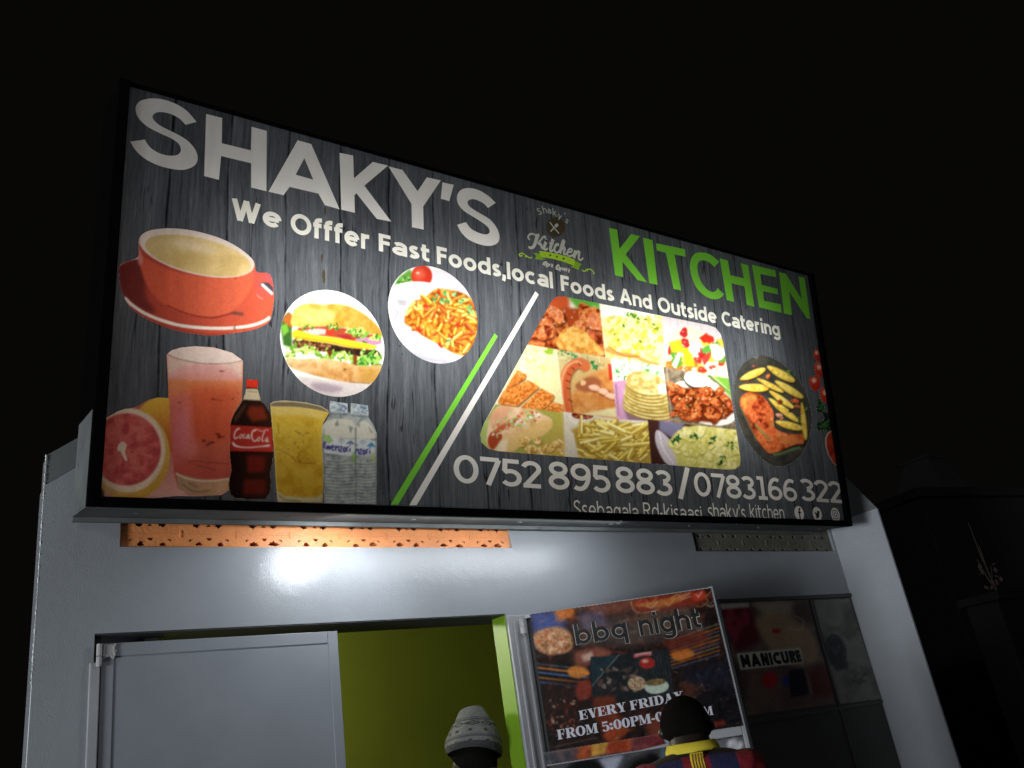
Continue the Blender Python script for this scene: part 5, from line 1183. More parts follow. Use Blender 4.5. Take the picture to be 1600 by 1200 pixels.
for a, b, w in (((150, 360), (370, 270), 62), ((140, 425), (400, 440), 66), ((300, 350), (530, 470), 40), ((390, 240), (630, 375), 66), ((460, 370), (705, 520), 60), ((410, 460), (620, 610), 50), ((405, 525), (660, 730), 54), ((465, 735), (700, 800), 60), ((700, 560), (735, 890), 44)):
    A_, B_ = ZP([a])[0], ZP([b])[0]; A_, B_ = np.array(A_), np.array(B_); d = (B_ - A_) / np.linalg.norm(B_ - A_); n_ = np.array([-d[1], d[0]]); w /= 5.714
    sh = spline([A_, A_ * .7 + B_ * .3 + n_ * w * .45, A_ * .3 + B_ * .7 + n_ * w * .5, B_ + n_ * w * .2, B_ - n_ * w * .25, A_ * .3 + B_ * .7 - n_ * w * .5, A_ * .7 + B_ * .3 - n_ * w * .42], 4, True)
    p.poly([(x + 1, y + 1.8) for x, y in sh], (40, 22, 8), 1, .8); m = p.mask_poly(sh, .3); p.put(m, (240, 198, 52)); p.put(p.mask_poly([(x - n_[0] * w * .15, y - abs(n_[1]) * w * .22) for x, y in sh], .8) * m, (250, 226, 100), .85); p.mottle(m, [(206, 140, 24), (246, 210, 80), (252, 232, 130)], 5, 3, .35)
    for k in range(7): t = p.rs.rand(); p.put(p.mask_poly(p.blob(*(A_ * t + B_ * (1 - t) + n_ * w * (p.rs.rand() - .2) * .6), .8 + p.rs.rand(), .5, 30, .5), .3) * m, (170, 84, 20), .6)
for x, y, r, c in ((400, 330, 6, (206, 110, 50)), (640, 550, 8, (206, 90, 44)), (660, 600, 6, (214, 110, 60)), (505, 560, 6, (130, 50, 24)), (500, 680, 7, (216, 150, 120)), (280, 240, 5, (150, 90, 70)), (520, 705, 5, (206, 130, 100)), (220, 380, 4, (110, 50, 24)), (600, 640, 4, (60, 30, 20))): p.chunk(*ZP([(x, y)])[0], r * .8, [tuple(v * .6 for v in c), c, tuple(min(255, v * 1.2) for v in c)], .6)
for x, y in ((590, 310), (575, 285), (735, 620), (670, 710), (680, 745), (440, 765)): p.leaf(*ZP([(x, y)])[0], 2.8, ((90, 150, 40), (150, 190, 70)), 5)
for pts in ([(440, 1030), (520, 1015), (600, 985), (685, 965)], [(280, 765), (340, 830), (415, 900)]):
    q = spline(ZP(pts), 8); p.line(q, 1.3, (60, 100, 50), .3)
    for i in range(0, len(q) - 1):
        x, y = q[i]; p.line([(x, y), (x + 3.2, y + (2.2 if i % 2 else -2.6))], 1.1, [(96, 140, 80), (140, 176, 110)][i % 2], .2)
finish(8, p)
# herbs, sauce bowl and tomatoes at the cut right-hand edge
p = Pic(*bounds(herb_out), base=(34, 38, 40))
for k in range(40): p.leaf(*ZP([(840 + 120 * p.rs.rand(), (540 if k % 2 else 720) + 95 * p.rs.rand())])[0], 4, ((40, 104, 44), (70, 140, 66), (24, 70, 30)), 3)
p.line(ZP([(880, 640), (940, 660), (1000, 680)]), 1, (110, 160, 90), .3); p.line(ZP([(860, 790), (920, 740), (960, 720)]), 1, (120, 170, 90), .3)
finish(9, p)
p = Pic(*bounds(bowl_out), base=(206, 198, 190)); p.poly([(x + 1.8, y + .6) for x, y in bowl_out], (170, 44, 26), .6); p.mottle(p.mask_poly([(x + 2, y + 1) for x, y in bowl_out]), [(130, 30, 16), (190, 52, 30), (206, 74, 44)], 5, 3, .6)
finish(10, p)
for i, t in enumerate(toms):
    p = Pic(*bounds(t), base=(206, 46, 30)); x0, y0, x1, y1 = bounds(t)
    p.put(FULL(p), p.grad((x0, y0), (x1, y1), (236, 80, 50), (170, 28, 20))); p.ell(x0 * .55 + x1 * .45, y0 * .65 + y1 * .35, (x1 - x0) * .16, (y1 - y0) * .13, (255, 200, 180), soft=.8)
    finish(11 + i, p)

# ------------------------------------------------------------------ sign casing, black front rails, lamps inside
R0_, RB_ = 0.036, 0.029        # rail widths (sides, bottom)
rl = MB()
rl.box(-R0_, 0.0, -.020, .010, -RB_, SH + .014, .003)
rl.box(SW, SW + R0_, -.020, .010, -RB_, SH + .014, .003)
rl.box(0.0005, SW - .0005, -.0195, .0095, -RB_, 0.0, .003)
rl.box(0.0005, SW - .0005, -.008, .0095, SH, SH + .014, .002)
rl.build('front_rail', M['rail'], sign)
cs = MB()
xa, xb = -R0_ + .001, SW + R0_ - .001
cs.box(xa, xb, .0105, SD, -RB_, -RB_ + .006, .001)
cs.box(xa, xa + .006, .0105, SD, -RB_ + .0065, .27, .001)
bk = MB(); bk.box(xa, xa + .006, .0105, SD, .2705, SH + .008, .001)  # upper left side in black: its shade is put into the colour
cs.box(xb - .006, xb, .0105, SD, -RB_ + .0065, SH + .008, .001)
bk.box(xa, xb, .0105, SD, SH + .0085, SH + .014, .001)
cs.box(xa + .0065, xb - .0065, SD - .006, SD, -RB_ + .0065, SH + .008, .001)
cs.box(xa, xb, SD - .02, SD + .004, -RB_ - .016, -RB_ - .0005, .001)      # folded lip along the back of the underside
for k in range(8): cs.box(.12 + k * .49, .135 + k * .49, .10, .115, -RB_ - .004, -RB_ - .0002, .001)
cs.build('casing', M['casing'], sign); bk.build('upper_shade_cover', M['rail'], sign)
ln = MB()
ln.box(xa + .008, xb - .008, SD - .012, SD - .008, -RB_ + .0095, SH + .0055)
ln.box(xa + .008, xb - .008, .014, SD - .014, -RB_ + .007, -RB_ + .009); ln.box(xa + .008, xb - .008, .014, SD - .014, SH + .0060, SH + .0078)
ln.box(xa + .0065, xa + .0075, .014, SD - .014, -RB_ + .012, SH + .0055); ln.box(xb - .0075, xb - .0065, .014, SD - .014, -RB_ + .012, SH + .0055)
ln.build('reflector_lining', M['inside'], sign)
for nm, u, v, wd, hg, watts in (('sign_tube', 1.08, .70, 1.45, .50, 8.0), ('sign_tube', 2.60, .72, 1.20, .50, 7.2)):
    l = bpy.data.lights.new(nm, 'AREA'); l.shape = 'RECTANGLE'; l.size = wd; l.size_y = hg; l.energy = watts; l.color = (1.0, 0.985, 0.93)
    o = bpy.data.objects.new(nm, l); COL.objects.link(o); o.parent = sign; o.location = (u, SD - .016, v); o.rotation_euler = (-math.pi / 2, 0, 0)

# ------------------------------------------------------------------ ground
g_ = mesh_obj('ground', [(-150, -150, 0), (150, -150, 0), (150, 150, 0), (-150, 150, 0)], [(0, 1, 2, 3)], M['ground'])
tag(g_, 'dark dusty ground in front of the shop', 'ground', kind='structure')

# ------------------------------------------------------------------ the shop building
WX0, WX1 = 0.366, 4.405
DX0, DX1, DZ = 0.53, 2.07, 2.137
shop = thing('shop_building', 'grey painted shop front with a double doorway, vent strips and a projecting side wall', 'building')


def plate(name, outer, holes, y0, y1, mat, parent, front=True):
    """a plate in the xz plane from y0 (front) to y1 with real holes"""
    verts = []; faces = []
    for poly in [outer] + holes:
        p = np.array(poly, float); ar = np.sum(p[:, 0] * np.roll(p[:, 1], -1) - p[:, 1] * np.roll(p[:, 0], -1))
        if ar < 0: p = p[::-1]
        b = len(verts); verts += [Vector((x, y)) for x, y in p]; faces.append(list(range(b, b + len(p))))
    V, _, F = delaunay_2d_cdt(verts, [], faces, 0, 1e-7, True)[:3]
    vv = np.array([(v.x, v.y) for v in V]); F = [tuple(f) for f in F]; c = vv[np.array(F)].mean(1)
    k = inside(c[:, 0], c[:, 1], outer)
    for h in holes: k &= ~inside(c[:, 0], c[:, 1], h)
    F = [f for f, q in zip(F, k) if q]; n = len(V)
    vs = [(v.x, y0, v.y) for v in V] + [(v.x, y1, v.y) for v in V]
    fs = list(F) + [tuple(i + n for i in f[::-1]) for f in F]
    cnt = {}
    for f in F:
        for a, b in zip(f, f[1:] + f[:1]): cnt.setdefault((min(a, b), max(a, b)), []).append((a, b))
    for e, l in cnt.items():
        if len(l) == 1: a, b = l[0]; fs.append((b, a, a + n, b + n))
    return mesh_obj(name, vs, fs, mat, parent)


VZ0, VZ1 = 2.411, 2.56
VA0, VA1, VB0, VB1 = 0.595, 2.152, 3.262, 4.385
slope = lambda x, z0: z0 + (x - WX0) * 0.753
outer = [(WX0, 0), (DX0, 0), (DX0, DZ), (DX1, DZ), (DX1, 0), (WX1 - .0005, 0), (WX1 - .0005, 2.93), (0.79, 2.93), (WX0, 2.612)]
front = plate('front_wall', outer, [[(VA0, VZ0), (VA1, VZ0 + .001), (VA1, VZ1), (VA0, VZ1)], [(VB0, 2.396), (VB1, 2.396), (VB1, VZ1), (VB0, VZ1)]], 0.0, 0.10, M['wall'], shop)
cp = MB(); cp.prism([(WX0 + .002, 2.616), (0.72, slope(.72, 2.616)), (0.72, slope(.72, 2.717)), (WX0 + .002, 2.717)], 'y', .004, .09); cp.build('dark_top_plate', M['cap'], shop)  # sloping top piece in a darker grey than the wall
bd = MB(); bd.tube([(WX0 - .0005, .003, .02), (WX0 - .0005, .003, 2.0)], .0012, 6)
prev = None; pts = []; rr = []
for i in range(150):
    z = 2.0 + .715 * i / 149; pts.append((WX0 - .0018 + rnd.uniform(-.0006, .0006), .001 + rnd.uniform(-.001, .001), z)); rr.append(rnd.choice((.0006, .0010, .0016, .0026)))
bd.tube(pts, rr, 6); bd.build('lit_corner_edge', painted('lit_edge_plaster', (0.85, 0.87, 0.9), rough=0.35, bump=0.5, var=0.2), shop)  # rough plaster edge; its pale colour stands for light caught there
fn = MB(); fn.prism([(0.10, 0), (-.318, 0), (-.318, 2.5525), (0.10, 2.5525)], 'x', WX1, WX1 + .012); fn.build('side_wall', M['fin'], shop)
fc = MB(); fc.prism([(0.10, 2.553), (-.318, 2.553), (-.186, 2.78), (-.09, 2.93), (.10, 2.93)], 'x', WX1 + .0015, WX1 + .0105); fc.build('dark_top_plate', M['cap'], shop)  # sign's shade on the side wall, put into this piece's darker colour
ls = MB(); ls.box(.70, .74, .1005, 2.7, 0, 2.6); ls.build('outer_wall', M['wall'], shop); ls = MB(); ls.box(WX1 - .06, WX1, .1005, 2.7, 0, 2.9); ls.build('outer_wall', M['wall'], shop)
rf = MB(); rf.box(.80, WX1, .1005, 2.75, 2.931, 2.99); rf.build('roof', M['casing'], shop)
# room behind the door
rm = MB(); rm.box(.741, WX1 - .061, 2.40, 2.46, 0, 2.9); rm.box(3.90, 3.95, .1015, 2.399, 0, 2.9); rm.box(.741, .76, .1015, 2.399, 0, 2.9); rm.build('room_wall', M['olive'], shop)
rc = MB(); rc.box(.762, 3.898, .1015, 2.398, 2.62, 2.66); rc.build('room_ceiling', M['olive'], shop)
# door surround
rv = MB(); rv.box(DX1 - .004, DX1 - .0005, .004, .0985, 0, DZ - .001); rv.build('door_reveal', M['green'], shop)
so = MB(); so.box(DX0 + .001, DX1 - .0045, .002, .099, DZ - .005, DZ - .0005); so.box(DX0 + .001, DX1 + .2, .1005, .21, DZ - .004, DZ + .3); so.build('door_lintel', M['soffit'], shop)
jb = MB(); jb.box(DX1, DX1 + .092, -.012, -.0005, 0, 2.128, .003); jb.box(DX1 + .022, DX1 + .034, -.020, -.0125, 0, 2.10, .002); jb.box(DX1 + .066, DX1 + .078, -.017, -.0125, 0, 2.08, .002)
jb.build('door_post', M['steel'], shop)
jb = MB(); jb.box(DX0 - .012, DX0 + .018, -.008, -.0005, 0, 2.05, .003); jb.build('door_post', M['steel'], shop)

# ------------------------------------------------------------------ ventilation strips of pierced blocks
def vent(name, x0, x1, z0, z1, pitch, mat, label):
    t = thing(name, label, 'vent', (x0, 0, z0), group=None)
    W, H = x1 - x0, z1 - z0; holes = []
    r = random.Random(int(x0 * 100))

    def splat(cx, cz, w, h, up=1):
        q = []
        for dx, dz in ((-1, -.1), (-.62, .22), (-.70, .62), (-.30, .52), (0, 1.0), (.30, .52), (.72, .62), (.60, .22), (1, -.1), (.55, -.55), (-.55, -.55)):
            q.append((cx + dx * w * (1 + r.uniform(-.15, .15)), cz + up * dz * h * (1 + r.uniform(-.2, .2))))
        return q
    nb = int(round(W / pitch))
    for k in range(nb):
        c = W * (k + .5) / nb; j = lambda s=.004: r.uniform(-s, s) * 1.8; v_ = r.uniform(.8, 1.25)
        for sgn in (-1, 1):
            holes.append(splat(c + sgn * .036 + j(), .0135 + j(.0012), .0185 * v_ * r.uniform(.75, 1.1), .0115 * r.uniform(.8, 1.1)))
            holes.append([(c + sgn * .066 + j(.002), .030 + j(.001)), (c + sgn * .054, .0315), (c + sgn * .056, .0285), (c + sgn * .062, .0270), (c + sgn * .0635, .0225), (c + sgn * .067, .0228)])
            holes.append(splat(c + sgn * .038 + j(), .083, .017, .013, -1))
        holes.append([(c - .011 + j(.002), .036), (c + .011, .036), (c + .004, .0265), (c - .004, .0272)])
        holes.append([(c - .010, .076), (c + .010, .076), (c + .002 + j(.002), .084), (c - .003, .084)])
    plate('pierced_block', [(0, 0.0005), (W, 0.0005), (W, H), (0, H)], [[(min(max(x, .004), W - .004), max(z, .0025)) for x, z in h] for h in holes], .014, .045, mat, t)
    mj = MB()
    for k in range(1, nb): mj.box(W * k / nb - .0035, W * k / nb + .0035, .0105, .0138, .036, .062, .001)
    mj.box(.002, W - .002, .0118, .0138, .0475, .0495); mj.build('mortar_ridge', mat, t)
    db = MB(); db.box(0.001, W - .001, .075, .099, .001, H - .001); db.build('dark_backing', M['dark'], t)
    return t


vent('ventilation_strip', VA0, VA1, VZ0, VZ1, .1946, M['orange'], 'orange painted strip of pierced vent blocks above the open doorway')
vent('ventilation_strip', VB0, VB1, 2.396, VZ1, .1946, M['greyvent'], 'dull grey strip of pierced vent blocks in the dark beside the projecting side wall')

# ------------------------------------------------------------------ left door leaf, shut
dl = thing('door_leaf', 'shut grey metal door leaf with a welded hinge at its top corner', 'door', (0.552, 0, 0))
k = MB(); k.box(0, .781, .006, .034, .02, 2.106, .002); k.build('panel', M['door'], dl)
f_ = MB()
for b in ((0, .036, .002, .0058, .02, 2.106), (.745, .781, .002, .0058, .02, 2.106), (.0375, .7435, .002, .0058, 2.066, 2.106), (.0375, .7435, .002, .0058, .02, .06), (.0375, .7435, .002, .0058, 1.0, 1.04)): f_.box(*b, .0012)
f_.build('frame', M['door'], dl)
h = MB(); h.tube([(-.008, -.006, 2.036), (-.008, -.006, 2.066)], .0085, 10); h.tube([(-.008, -.006, 2.068), (-.008, -.006, 2.104)], .0085, 10); h.box(.002, .038, -.004, .0018, 2.066, 2.102, .002)
for i in range(22): x, z = (rnd.choice((.036, .04)) + rnd.uniform(-.004, .004), rnd.uniform(2.06, 2.1)) if i % 2 else (rnd.uniform(.004, .036), 2.064 + rnd.uniform(-.004, .004)); h.box(x - .003, x + .003, -.006, .001, z - .003, z + .003, .002)
h.build('hinge', M['hinge'], dl)
gp = MB(); gp.box(-.0225, -.0005, .012, .034, .02, 2.13); gp.build('gap_backing', M['dark'], dl)

# ------------------------------------------------------------------ right door leaf, swung open, carrying the posters
LA = math.radians(-33.959); LP = np.array([2.149, 0.0, 0.0])
LM = Matrix.Translation(Vector(LP)) @ Matrix.Rotation(LA, 4, 'Z'); LI = np.array(LM.inverted())
LN = np.array([math.sin(LA), -math.cos(LA), 0.0])          # faces the street
rl_ = thing('door_leaf', 'open metal door leaf swung outwards with posters stuck on its face', 'door', tuple(LP), (0, 0, LA))
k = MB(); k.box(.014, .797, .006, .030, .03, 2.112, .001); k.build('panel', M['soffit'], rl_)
f_ = MB(); f_.box(.790, .806, -.010, .034, .02, 2.128, .002); f_.box(.012, .7895, -.006, .034, 2.1125, 2.126, .002); f_.box(.012, .7895, -.012, .0055, 1.548, 1.582, .003); f_.box(0.0, .0115, -.006, .034, .02, 2.126, .002)
f_.build('frame', M['steel'], rl_)
h = MB(); h.tube([(-.004, -.018, 2.052), (-.004, -.018, 2.078)], .0135, 12); h.tube([(-.004, -.018, 2.080), (-.004, -.018, 2.110)], .0125, 12); h.box(-.03, .010, -.019, -.013, 2.056, 2.104, .002); h.tube([(-.004, -.016, 2.043), (-.004, -.016, 2.053)], .0065, 8); h.build('hinge', M['hinge'], rl_)


def luv(px, py):
    q = hit(np.asarray(px, float), np.asarray(py, float), LP, LN) @ LI[:3, :3].T + LI[:3, 3]
    return np.stack([q[..., 0], q[..., 2]], -1)


def merged(name, polys, y, mat, parent):
    mb = MB()
    for i, q in enumerate(polys): mb.add([(a, y - (i % 7) * 1e-5, b) for a, b in q], [tuple(range(len(q)))])
    return mesh_obj(name, mb.v, mb.f, mat, parent)


def plain(name, c, rough=0.4):
    m, nt, out = new_mat(name); p = nd(nt, 'ShaderNodeBsdfPrincipled'); setin(p, Roughness=rough)
    tc = nd(nt, 'ShaderNodeTexCoord'); n = noise(nt, 30, 3, .6, tc.outputs['Object']); r = ramp(nt, n.outputs['Fac'], [(.3, tuple(v * .85 for v in c)), (.7, c)]); nt.links.new(r.outputs[0], p.inputs['Base Color']); nt.links.new(p.outputs[0], out.inputs[0]); return m


M['p_black'] = plain('poster_black', (.012, .012, .013)); M['p_white'] = plain('poster_white', (.62, .62, .70)); M['p_grey'] = plain('poster_outline', (.55, .53, .50))
po = thing('bbq_poster', 'colourful barbecue night poster on the open door leaf', 'poster', tuple(LP), (0, 0, LA))
pbox = [(827, 958), (1111, 918), (1163, 1136), (1098, 1148), (1042, 1156), (1041, 1164), (848, 1199), (846, 1172)]
POST = [(828, 960), (1110, 919), (1161, 1134), (859, 1174)]
p = Pic(824, 912, 1168, 1182, step=1.0, base=(30, 20, 18))
p.mottle(FULL(p), [(10, 9, 12), (44, 24, 18), (20, 16, 18), (92, 40, 26)], 18, 5, .9)
p.poly([(826, 955), (880, 948), (885, 985), (835, 1000)], (70, 90, 160), 6, .9); p.poly([(865, 952), (900, 948), (896, 965), (872, 972)], (230, 120, 40), 3, .9); p.poly([(900, 945), (1000, 930), (1015, 950), (940, 965)], (150, 80, 60), 6, .8)
p.poly([(985, 937), (1100, 918), (1105, 940), (1060, 955), (1000, 962)], (190, 50, 26), 5, .85); p.poly(spline([(990, 945), (1030, 950), (1065, 938), (1080, 925), (1060, 930), (1020, 940)], 3, True), (240, 160, 70), 1.5, .6)
p.line(spline([(985, 938), (990, 952), (1002, 958), (1030, 952)], 3), 1.6, (255, 220, 140), .5, .7)
p.poly([(890, 975), (1080, 945), (1105, 990), (980, 1010), (905, 1005)], (96, 84, 78), 6, .75)
FB = p.mask_poly([(826, 950), (1110, 915), (1125, 1000), (1040, 1020), (920, 1030), (836, 1045)], 5)
for k in range(120):
    x, y = 830 + 285 * p.rs.rand(), 925 + 105 * p.rs.rand(); a = -.3 + .35 * p.rs.randn(); l = 5 + 16 * p.rs.rand(); m = p.blur(p.mask_poly([(x, y), (x + l * math.cos(a), y + l * math.sin(a)), (x + l * math.cos(a) - 1, y + l * math.sin(a) + 3), (x - 1, y + 2.5)]), 1.0)
    p.put(m * FB, [(190, 150, 110), (120, 60, 40), (70, 66, 80), (200, 80, 40), (40, 26, 24), (150, 120, 100), (90, 80, 110)][k % 7], .55)
for k in range(16):
    x, y = 985 + 120 * p.rs.rand(), 925 + 24 * p.rs.rand(); p.line(spline([(x, y), (x + 8, y + 5 * p.rs.randn()), (x + 18, y - 6)], 3), 1.4, [(250, 200, 110), (230, 110, 50), (240, 220, 190)][k % 3], .6, .7)
m = p.mask_poly(spline([(836, 990), (870, 980), (890, 990), (892, 1015), (860, 1022), (838, 1012)], 3, True), 2); p.put(m, (206, 160, 110)); p.mottle(m, [(150, 90, 50), (226, 180, 130), (200, 90, 50), (240, 206, 160)], 6, 4, .9)
p.poly([(900, 960), (940, 952), (950, 975), (915, 985)], (110, 100, 130), 4, .7); p.poly([(1000, 960), (1090, 970), (1060, 985), (1010, 990)], (110, 84, 60), 4, .7)
for k in range(9): y = 1000 + k * 5.5; p.line([(1045, y + 2), (1125, y - 26 + k * .5)], 1.8, [(170, 160, 110), (230, 130, 50), (90, 120, 160)][k % 3], .6, .75)
p.poly(spline([(1050, 1018), (1075, 1014), (1085, 1024), (1065, 1032), (1052, 1030)], 3, True), (240, 130, 40), 1.5, .9); p.poly([(1030, 1000), (1100, 985), (1110, 1000), (1050, 1020)], (120, 40, 26), 4, .8)
for y, c in ((1037, (80, 84, 90)), (1043, (230, 140, 60)), (1050, (70, 130, 200)), (1058, (210, 130, 50)), (1065, (60, 110, 180))): p.line([(838, y), (880, y + 5), (920, y + 9)], 2.6, c, .8, .85)
p.poly(spline([(888, 1045), (905, 1040), (922, 1052), (905, 1060), (890, 1056)], 3, True), (240, 140, 50), 1.2, .9); p.poly([(895, 1018), (935, 1010), (960, 1020), (920, 1040), (900, 1040)], (170, 90, 70), 3, .8); p.poly([(908, 1024), (925, 1018), (928, 1030), (912, 1034)], (240, 210, 190), 1.5, .7)
p.poly([(845, 1070), (920, 1060), (930, 1110), (860, 1130)], (38, 22, 18), 5, .8); p.poly(spline([(900, 1070), (922, 1062), (925, 1085), (905, 1095)], 3, True), (150, 50, 34), 2, .9)
for k in range(80): p.poly(p.blob(860 + 40 * p.rs.rand(), 1090 + 60 * p.rs.rand(), 1 + 2 * p.rs.rand(), .6, p.rs.rand() * 180, .5), [(190, 90, 50), (230, 190, 160), (110, 30, 20), (60, 20, 14)][k % 4], .4, .7)
q = spline([(922, 1032), (940, 1026), (1030, 1016), (1044, 1020), (1052, 1075), (1046, 1086), (945, 1098), (928, 1094)], 3, True); p.poly(q, (26, 34, 38)); m = p.mask_poly(q)
for k in range(13): p.put(p.mask_poly(ribbon([(990 + k * 5, 1015), (1004 + k * 5, 1100)], 1.0)[0]) * m, (74, 84, 90), .6)
p.put(p.mask_poly([(922, 1028), (970, 1022), (925, 1070)]) * m, (24, 50, 60), .9); p.put(p.mask_poly(ribbon([(968, 1022), (925, 1072)], 1.2)[0]) * m, (150, 160, 160), .8)
for k in range(40): p.put(p.mask_poly(p.blob(935 + 60 * p.rs.rand(), 1045 + 36 * p.rs.rand(), 2 + 3 * p.rs.rand(), .6, p.rs.rand() * 180, .4)) * m, [(80, 66, 60), (50, 40, 40), (140, 120, 110), (100, 70, 60)][k % 4], .9)
p.ell(1011, 1036, 12, 9, (190, 40, 30), soft=.2); p.ell(1008, 1033, 5, 3, (250, 180, 160), soft=1); p.line(spline([(990, 1026), (1005, 1022), (1018, 1022)], 3), 5, (220, 100, 100), .5); p.line(spline([(992, 1023), (1018, 1019)], 3), 1.5, (250, 220, 220), .3)
mm = p.ell_mask(995, 1068, 14, 11); p.put(mm, (226, 206, 160)); p.mottle(mm, [(150, 110, 60), (230, 210, 170), (110, 60, 40)], 3, 3, .8); p.ell(1026, 1073, 19, 11, (206, 226, 206), rot=-6); mm = p.ell_mask(1024, 1066, 16, 5.5, -6); p.put(mm, (130, 110, 70)); p.mottle(mm, [(90, 70, 40), (180, 150, 90)], 3, 3, .8)
p.poly([(1060, 1050), (1140, 1030), (1152, 1080), (1085, 1085)], (22, 26, 44), 6, .9); p.poly([(1060, 1062), (1100, 1075), (1110, 1100), (1070, 1100)], (80, 40, 24), 4, .7); p.poly([(1085, 1080), (1160, 1070), (1163, 1135), (1085, 1140)], (12, 13, 20), 6, .95)
for k in range(50): p.poly(p.blob(1068 + 40 * p.rs.rand(), 1065 + 30 * p.rs.rand(), .8 + p.rs.rand(), .6, 0, .5), [(120, 70, 50), (170, 120, 90)][k % 2], .2, .5)
p.poly([(925, 1090), (960, 1086), (970, 1130), (950, 1160), (930, 1120)], (150, 54, 24), 3, .75); p.poly([(940, 1150), (965, 1128), (985, 1140), (960, 1165)], (210, 80, 30), 2, .7); p.poly([(1005, 1120), (1042, 1115), (1042, 1150), (1015, 1155)], (150, 66, 44), 4, .8)
p.poly([(1090, 1135), (1130, 1124), (1134, 1132), (1092, 1142)], (150, 40, 20), 1.5, .8); p.line([(862, 1168), (935, 1152)], 1.0, (170, 160, 150), .4, .6)
p.poly([(1080, 928), (1100, 922), (1104, 934), (1084, 938)], (226, 60, 30), 1); p.line([(1087, 928), (1091, 933), (1097, 924)], 1.3, (250, 240, 230), .3)
for k in range(150):
    x, y = 832 + 320 * p.rs.rand(), 925 + 240 * p.rs.rand(); a = -.25 + .5 * p.rs.randn(); l = 2 + 7 * p.rs.rand()
    if 920 < x < 1050 and 1015 < y < 1100: continue
    p.line([(x, y), (x + l * math.cos(a), y + l * math.sin(a))], .8 + 1.2 * p.rs.rand(), [(170, 90, 50), (90, 60, 50), (30, 22, 20), (206, 150, 110), (110, 100, 110), (60, 30, 24)][k % 6], .5, .5)
p.mottle(FULL(p), [(14, 10, 10), (90, 64, 50), (190, 150, 130)], 5, 4, .10)
p.build('sheet', M['paper'], po, LP, LN, LI, keep=lambda cx, cy: inside(cx, cy, POST), lift=.0142)
fl = thing('printed_flap', 'narrow orange and red printed strip along the bottom of the barbecue poster', 'strip', tuple(LP), (0, 0, LA))
FLAP = [(846, 1176), (1010, 1150), (1030, 1146), (1040, 1162), (1000, 1172), (850, 1196)]
p = Pic(840, 1140, 1046, 1202, step=1.0, base=(70, 40, 36)); p.put(FULL(p), p.grad((850, 1185), (1036, 1158), (60, 84, 96), (130, 40, 50))); p.poly([(905, 1164), (930, 1160), (922, 1186), (900, 1190)], (190, 80, 30), 3); p.poly([(925, 1162), (952, 1158), (945, 1178), (924, 1182)], (240, 180, 60), 1.5); p.poly([(950, 1158), (985, 1152), (985, 1172), (946, 1178)], (200, 70, 30), 2); p.poly([(958, 1152), (975, 1149), (972, 1156), (958, 1158)], (60, 120, 70), .6)
p.line([(846, 1178), (1030, 1147)], 1.0, (200, 190, 170), .4, .6); p.mottle(FULL(p), [(30, 16, 14), (120, 60, 50), (200, 120, 80)], 9, 3, .25)
p.build('sheet', M['paper'], fl, LP, LN, LI, keep=lambda cx, cy: inside(cx, cy, FLAP), lift=.0165)
sl = thing('salon_poster', 'dark poster of two heads on the lower half of the open door leaf', 'poster', tuple(LP), (0, 0, LA))
SAL = [(850, 1199), (1000, 1174), (1166, 1149), (1240, 1460), (905, 1520)]
p = Pic(846, 1144, 1246, 1524, step=2.4, base=(70, 72, 76)); p.mottle(FULL(p), [(50, 52, 58), (90, 92, 96), (120, 116, 110)], 60, 3, .6)
p.poly(spline([(870, 1240), (880, 1205), (905, 1188), (935, 1190), (955, 1215), (950, 1290), (900, 1300)], 3, True), (10, 10, 10), 1); p.poly(spline([(970, 1230), (978, 1195), (1000, 1180), (1025, 1178), (1032, 1200), (1035, 1290), (985, 1300)], 3, True), (12, 11, 12), 1); p.poly([(935, 1186), (975, 1178), (962, 1205), (950, 1210)], (200, 204, 226), 2, .8); p.line(spline([(976, 1205), (990, 1188), (1012, 1180)], 3), 1.8, (200, 190, 180), .6, .7)
p.line([(1034, 1168), (1042, 1215)], 2.0, (120, 190, 230), .5, .9); p.line([(1041, 1167), (1049, 1215)], 1.6, (110, 180, 220), .5, .9)
p.poly([(1110, 1158), (1150, 1152), (1190, 1300), (1140, 1300)], (120, 124, 134), 6, .8); p.poly([(1138, 1156), (1150, 1154), (1166, 1210), (1158, 1212)], (230, 232, 240), 1.2, .8); p.ell(1140, 1163, 3, 6, (240, 240, 245), soft=.3); p.ell(1157, 1164, 3, 6, (240, 240, 245), soft=.3); p.line([(1143, 1160), (1160, 1215)], 2, (130, 130, 140), .5, .7)
p.build('sheet', M['paper'], sl, LP, LN, LI, keep=lambda cx, cy: inside(cx, cy, SAL), lift=-.0045)


def poster_text(name, s, w, bl, br, tl, y, mat, parent, fn=luv, gap=.10, fat=False, X=.75, grow=0.0):
    q, W = text_quads(s, w, gap, X, fat)
    a, b, c = fn(*bl), fn(*br), fn(*tl); d = b - a; cap = (c - a)[1] - (c - a)[0] * d[1] / d[0]
    return merged(name, [[(a[0] + d[0] * x / W, a[1] + d[1] * x / W + cap * yy) for x, yy in poly] for poly in q], y, mat, parent)


